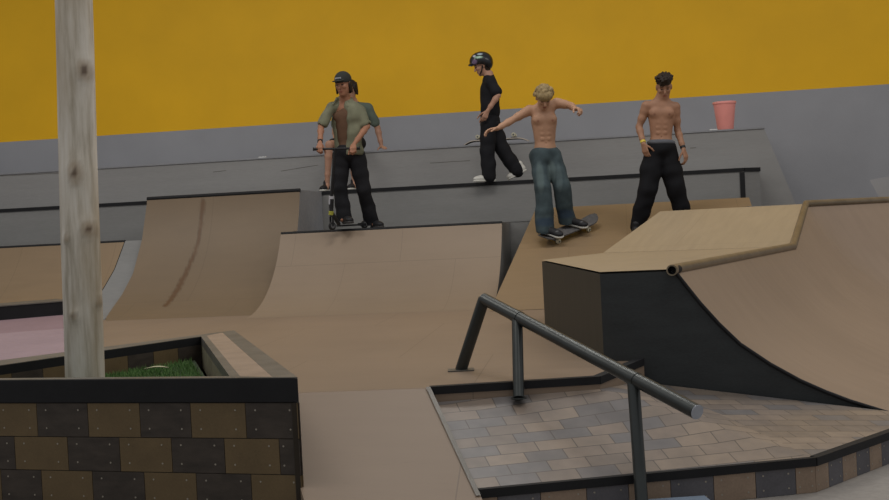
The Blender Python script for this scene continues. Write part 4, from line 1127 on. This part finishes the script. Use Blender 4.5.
# ================================================================== boy with the helmet, walking left on the ledge
D = 14.28; J = lambda x, y, dd=0.0: at(x, y, D + dd); gz = Z2 + .005
root = thing('person', 'boy in a black helmet and black clothes walking along the grey ledge', 'person', Vector((J(492, 181).x, D, gz)))
S = SDF(.0065); H = J(481.3, 65.5, 0); fh = nv(-1, -.12, -.42)
sp = add_head(S, H, fh, s=.94); N_ = J(489.5, 78, 0); P_ = J(490.5, 121, 0)
S.cone(N_ - Z * .02, H + Vector((.022, 0, -.04)), .045, .043, .02)
fw = nv(-1, -.3, 0); sL, sR = J(491.5, 82, -.15), J(490.5, 82.5, .15)
add_torso(S, N_, P_, sL, sR, fw, .86, .14)
eL, wL = J(498, 95.5, -.22), J(487.5, 111, -.24); eR, wR = J(493, 98, .22), J(484, 113, .12)
add_arm(S, sL, eL, wL, m=.9); add_arm(S, sR, eR, wR, m=.9)
add_hand(S, wL, nv(-.5, 0, -1), nv(-.2, 1, 0), nv(-1, -.3, .2), .55, .95); add_hand(S, wR, nv(-.3, 0, -1), nv(0, -1, 0), nv(-1, 0, .2), .5, .95)
hL, hR = J(488.5, 126, -.08), J(493, 126, .08); kL, kR = J(487.5, 151, -.07), J(502, 149, .06); aL, aR = J(489, 174.0, -.06), J(515.5, 168.5, .06)
add_leg(S, hL, kL, aL, .85); add_leg(S, hR, kR, aR, .85)
skin('body', S, M['skin_b'], root, sp)
S = SDF(.0075); S.ell(P_, (.125, .15, .12), None, .05)
for h_, k_, a in ((hL, kL, aL), (hR, kR, aR)): S.chain([h_, h_ + (k_ - h_) * .5, k_, k_ + (a - k_) * .6, a + (a - k_).normalized() * .03], [.100, .094, .088, .088, .088], .03)
skin('trousers', S, M['black_pants'], root, fold=folds(.005, 23))
S = SDF(.0075); up_ = (N_ - P_).normalized(); r_, f_, u_ = frame(fw, up_); ax = (r_, f_, u_); Ls = (N_ - P_).length
S.ell(P_ + up_ * Ls * .66, (.158, .116, Ls * .37), ax, .05); S.ell(P_ + up_ * Ls * .28, (.146, .118, Ls * .36), ax, .05); S.ell(P_ - up_ * .04, (.145, .125, .09), ax, .05)
for sh, el in ((sL, eL), (sR, eR)): S.cone(N_ - up_ * .02, sh, .058, .060, .05); S.cone(sh, sh + (el - sh) * .72, .060, .066, .03)
S.cone(N_ - up_ * .02, N_ + up_ * .03, .066, .056, .03); S.cutcone(N_ + up_ * .05, N_ + up_ * .2, .046, .06, .006)
skin('shirt', S, M['black_cloth'], root, fold=folds(.005, 25))
r, f, u = frame(nv(-1, -.12, -.15)); S = SDF(.006); Hh = H + u * .02
S.ell(Hh + u * .04 - f * .005, (.112, .142, .112), (r, f, u), .02); S.ell(Hh + u * .0 - f * .065, (.105, .085, .095), (r, f, u), .03)
S.cut(Hh - u * .10 + f * .06, (.3, .14, .10), (r, f, u), .01); S.ell(Hh + u * .012 + f * .13, (.075, .03, .014), (r, f, u), .02)
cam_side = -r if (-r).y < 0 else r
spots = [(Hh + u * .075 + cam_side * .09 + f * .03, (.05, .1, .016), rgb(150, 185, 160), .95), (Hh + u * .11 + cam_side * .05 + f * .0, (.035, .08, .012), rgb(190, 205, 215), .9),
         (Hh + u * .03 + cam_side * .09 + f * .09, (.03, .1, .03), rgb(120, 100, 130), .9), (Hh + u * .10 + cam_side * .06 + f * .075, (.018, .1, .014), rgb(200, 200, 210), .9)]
hm = skin('helmet', S, M['helmet'], root, spots)
S = SDF(.006); S.ell(H - f * .055 - u * .035, (.066, .048, .072), (r, f, u), .02); S.ell(H - f * .07 - u * .08, (.045, .03, .04), (r, f, u), .02); skin('hair', S, M['hair_dark'], root)
m = MB()
for q in (-1, 1): m.tube([Hh + r * q * .088 + u * -.03 + f * .0, H + r * q * .07 - u * .07 + f * .02, H + r * q * .02 - u * .118 * .94 + f * .045], .008, 8)
obj('chin_strap', m, M['black_plastic'], hm, smooth=True)
hx = J(496, 181, -.06); tx = J(473.5, 181, -.08)
make_shoe(root, Vector((hx.x, hx.y, gz)), Vector((tx.x, tx.y, gz)), Z, M['white_shoe'], M['white_sole'])
toe = J(508.5, 181, .06); toe.z = gz + .004; hl = J(524, 172, .06); d_ = (toe - hl).normalized(); up2 = nv(-.45, 0, 1)
make_shoe(root, toe - d_ * .26, toe, up2, M['white_shoe'], M['white_sole'])

# ================================================================== shirtless skateboarder riding the bank
c0_ = onbank(569, 236); dirb = (onbank(601, 221) - onbank(537, 246)); dirb = (dirb - BN * dirb.dot(BN)).normalized()
bc = c0_ + BN * .066
sb = skateboard('skateboard', 'dark skateboard under the feet of the blond shirtless skater', bc, dirb, BN, .80, .205, 'griptape', 'griptape')
D = bc.y; J = lambda x, y, dd=0.0: at(x, y, D + dd)
root = thing('person', 'blond shirtless skater in baggy jeans crouching with both arms out', 'person', bc + BN * .02)
S = SDF(.0065); H = J(543.8, 97.2, -.14); fh = nv(.10, -1, -.95); sp = add_head(S, H, fh)
N_ = J(543.5, 107, .0); P_ = J(545.3, 152, .06); sL, sR = J(529.5, 110, .02), J(556.5, 103, .0)
S.cone(N_ - Z * .02, H - Z * .03 + Vector((0, .03, 0)), .056, .054, .03)
lt, fwt, upt, Lt = add_torso(S, N_, P_, sL, sR, nv(.05, -1, -.1), .93, .132)
eL, wL = J(511.5, 120.5, -.04), J(497.5, 128.5, -.12); eR, wR = J(570.5, 105.5, -.04), J(575, 109.0, -.26)
add_arm(S, sL, eL, wL, m=.95); add_arm(S, sR, eR, wR, m=.95)
add_hand(S, wL, nv(-1, -.25, -.15), nv(0, -.3, -1), nv(0, -1, .3), .35, 1.0, 1.0); add_hand(S, wR, nv(.45, -.9, -.1), nv(-.2, -.3, -1), nv(-.8, -.5, .2), .7, 1.0)
hL, hR = J(539, 156, .05), J(551.5, 156, .05); kL, kR = J(543, 188, -.08), J(561.5, 186, -.04)
fL = bc - dirb * .245 + BN * .028; fR = bc + dirb * .09 + BN * .028
aL = J(547.5, 224, 0); aL = fL + BN * .085 + Vector((-.05, .07, 0)); aR = fR + BN * .085 + Vector((-.07, .06, 0))
add_leg(S, hL, kL, aL, .82); add_leg(S, hR, kR, aR, .82)
for q in (-1, 1): sp.append((P_ + upt * Lt * .70 + lt * q * .078 + fwt * .10, (.012, .03, .012), rgb(140, 92, 78), .7))
skin('body', S, M['skin_c'], root, sp)
S = SDF(.0075); S.ell(P_ - upt * .02, (.144, .134, .115), (lt, fwt, upt), .04); S.ell((hL + hR) / 2 - upt * .03, (.12, .14, .10), (lt, fwt, upt), .04)
for h_, k_, a in ((hL, kL, aL), (hR, kR, aR)): S.chain([h_, h_ + (k_ - h_) * .5, k_, k_ + (a - k_) * .6, a + (a - k_).normalized() * .03], [.108, .098, .089, .092, .100], .02)
S.cut(P_ + upt * .12, (.3, .3, .075), (lt, fwt, upt), .006)
jn = [(J(552, 172, -.1), (.045, .2, .12), rgb(98, 112, 112), .6), (J(540, 178, -.1), (.04, .2, .16), rgb(98, 112, 112), .6), (J(559, 178, -.1), (.035, .2, .14), rgb(92, 106, 108), .5), (J(545, 222, -.1), (.12, .2, .05), rgb(48, 64, 88), .5), (J(565, 214, -.1), (.12, .2, .05), rgb(48, 64, 88), .5)]
skin('jeans', S, M['jean'], root, jn, fold=folds(.009, 33, (7, 20)), drop=lambda v: ((v - np.array(bc)) @ np.array(BN)) < .055)
S = SDF(.0055); r, f, u = frame(fh)
S.ell(H + u * .04 - f * .02, (.092, .102, .092), (r, f, u), .02)
S.ell(H + u * .05 + f * .045, (.085, .062, .06), (r, f, u), .02)
for i in range(70):
    a = random.uniform(0, 6.28); b_ = random.uniform(.1, 1.75); e = (r * math.cos(a) * math.sin(b_) + f * math.sin(a) * math.sin(b_) + u * math.cos(b_))
    if e.dot(f) > .55 and e.dot(u) < .32: continue
    p = H + u * .04 - f * .012 + Vector(e) * .092; S.cone(p, p + Vector(e) * random.uniform(.0, .008) - u * random.uniform(.015, .04) + r * random.uniform(-.015, .015), .016, .010, .012)
skin('hair', S, M['hair_blond'], root)
for ft, tw in ((fL, nv(.75, -1, 0)), (fR, nv(.95, -1, 0))):
    t_ = (tw - BN * tw.dot(BN)).normalized(); h_ = ft - t_ * .12; ss = make_shoe(root, h_, h_ + t_ * .29, BN, M['black_shoe'], M['white_sole'], spots=[(h_ + t_ * .22 + BN * .05, (.03, .03, .02), rgb(200, 200, 200), .7)])

# ================================================================== shirtless man in black sweatpants
fLp, fRp = onbank(636.5, 235), onbank(687, 229)
D = (fLp.y + fRp.y) / 2 + .02; J = lambda x, y, dd=0.0: at(x, y, D + dd)
root = thing('person', 'shirtless dark haired man in black sweatpants standing with arms hanging', 'person', (fLp + fRp) / 2)
S = SDF(.0065); H = J(664, 86.6, -.05); fh = nv(-.10, -1, -.55); sp = add_head(S, H, fh)
N_ = J(661.5, 101.5, .0); P_ = J(661, 147, .0); sL, sR = J(646.3, 106, .0), J(675.2, 107, .0)
S.cone(N_ - Z * .02, H - Z * .04 + Vector((0, .015, 0)), .058, .056, .03)
lt, fwt, upt, Lt = add_torso(S, N_, P_, sL, sR, nv(-.12, -1, 0), .93, .14)
eL, wL = J(639, 127, .03), J(643.5, 144, -.08); eR, wR = J(677.5, 130, .04), J(683.5, 149.5, -.06)
add_arm(S, sL, eL, wL, m=.9); add_arm(S, sR, eR, wR, m=.9)
add_hand(S, wL, nv(.18, -.15, -1), nv(.5, .6, 0), nv(.6, -1, 0), .4); add_hand(S, wR, nv(.25, -.15, -1), nv(-.6, .6, 0), nv(-.8, -1, 0), .5)
hL, hR = J(653.5, 156, .0), J(668.5, 156, .0); kL, kR = J(647.5, 190, -.06), J(676, 190, -.03); aL = fLp + Vector((.02, .02, .09)); aR = fRp + Vector((-.01, .03, .09))
add_leg(S, hL, kL, aL); add_leg(S, hR, kR, aR)
for q in (-1, 1): sp.append((P_ + upt * Lt * .70 + lt * q * .078 + fwt * .10, (.012, .03, .012), rgb(118, 78, 64), .7))
skin('body', S, M['skin_d'], root, sp)
S = SDF(.0075); S.ell(P_ - upt * .02, (.158, .125, .13), (lt, fwt, upt), .05)
for h_, k_, a in ((hL, kL, aL), (hR, kR, aR)): S.chain([h_, h_ + (k_ - h_) * .5, k_, k_ + (a - k_) * .6, a + (a - k_).normalized() * .0], [.106, .108, .098, .090, .078], .03)
S.cut(P_ + upt * .13, (.3, .3, .075), (lt, fwt, upt), .006)
sw = skin('sweatpants', S, M['black_sweat'], root, fold=folds(.006, 43), drop=lambda v: ((v - np.array(fLp)) @ np.array(BN)) < .03)
S = SDF(.006); S.ell(P_ + upt * .045, (.149, .118, .05), (lt, fwt, upt), .02); S.cut(P_ + upt * .13, (.3, .3, .056), (lt, fwt, upt), .004); S.cut(P_ - upt * .03, (.3, .3, .06), (lt, fwt, upt), .004)
skin('waistband', S, M['grey_band'], sw)
S = SDF(.0055); r, f, u = frame(fh)
S.ell(H + u * .055 - f * .026, (.081, .090, .078), (r, f, u), .02); S.ell(H + u * .092 + f * .005, (.080, .088, .055), (r, f, u), .03)
for i in range(120):
    a = random.uniform(0, 6.28); b_ = math.acos(random.uniform(-.1, 1)); e = (r * math.cos(a) * math.sin(b_) + f * math.sin(a) * math.sin(b_) + u * math.cos(b_))
    p = H + u * .088 + f * .002 + (r * e.dot(r) * .076 + f * e.dot(f) * .088 + u * e.dot(u) * .05)
    q_ = Vector((random.uniform(-1, 1), random.uniform(-1, 1), random.uniform(-1, 1))) * .012
    S.cone(p, p + Vector(e) * random.uniform(.002, .014) + q_, .013, .009, .007)
for i in range(16):
    p = H + f * .083 + u * random.uniform(.06, .085) + r * random.uniform(-.055, .055); S.cone(p - f * .006, p + f * .006 - u * random.uniform(.005, .02) + r * random.uniform(-.012, .012), .012, .007, .008)
skin('hair', S, M['hair_dark'], root)
for (wr, el, mt, nm, wd) in ((wL, eL, 'yellow_band', 'wristband', .012), (wR, eR, 'rubber', 'watch_band', .012)):
    ad = (el - wr).normalized(); m = MB(); m.tube([wr + ad * .015, wr + ad * (.015 + wd * 2)], [.0285, .0295], 18); obj(nm, m, M[mt], root, smooth=True)
for ft, tw in ((fLp, nv(-.35, -1, 0)), (fRp, nv(.3, -1, 0))):
    t_ = (tw - BN * tw.dot(BN)).normalized(); h_ = ft + BN * .004 - t_ * .07; make_shoe(root, h_, h_ + t_ * .285, BN, M['black_shoe'], M['dark_sole'])
# upturned board on the top ledge behind the boy
ub1, _ = uv_at(463, 141.5, -.95); ub2, _ = uv_at(530, 138.5, -.95)
cB = W((ub1 + ub2) / 2, -.95, Z3 + .076)
skateboard('skateboard', 'upturned skateboard with pale wheels lying on the top ledge behind the boy', cB, UD, Vector((0, 0, -1)), W(ub2, 0, 0).x - W(ub1, 0, 0).x, .2, 'griptape', 'deckwood')
#<<PEOPLE
# ------------------------------------------------------------------ lights
def area(loc, size, energy, color=(1, .96, .9), tgt=None):
    l = bpy.data.lights.new('ceiling_lamp', 'AREA'); l.shape = 'RECTANGLE'; l.size, l.size_y = size; l.energy = energy; l.color = color
    o = bpy.data.objects.new('ceiling_lamp', l); col.objects.link(o); o.location = loc
    if tgt is not None: o.rotation_euler = (Vector(tgt) - Vector(loc)).to_track_quat('-Z', 'Y').to_euler()
    return o
area((-5.5, 10.5, 6.3), (3.0, 1.2), 120); area((0.0, 10.0, 6.3), (3.0, 1.2), 110); area((5.5, 9.0, 6.3), (3.0, 1.2), 105)
area((-3.0, 5.0, 6.3), (3.0, 1.2), 55); area((3, 4.5, 6.3), (3.0, 1.2), 70)
wd = bpy.data.worlds.new('hall_light'); bpy.context.scene.world = wd; wd.use_nodes = True
wd.node_tree.nodes['Background'].inputs[0].default_value = (.95, .97, 1, 1); wd.node_tree.nodes['Background'].inputs[1].default_value = .34
sc = bpy.context.scene
sc.view_settings.view_transform = 'Standard'; sc.view_settings.look = 'None'; sc.view_settings.exposure = 0; sc.view_settings.gamma = 1
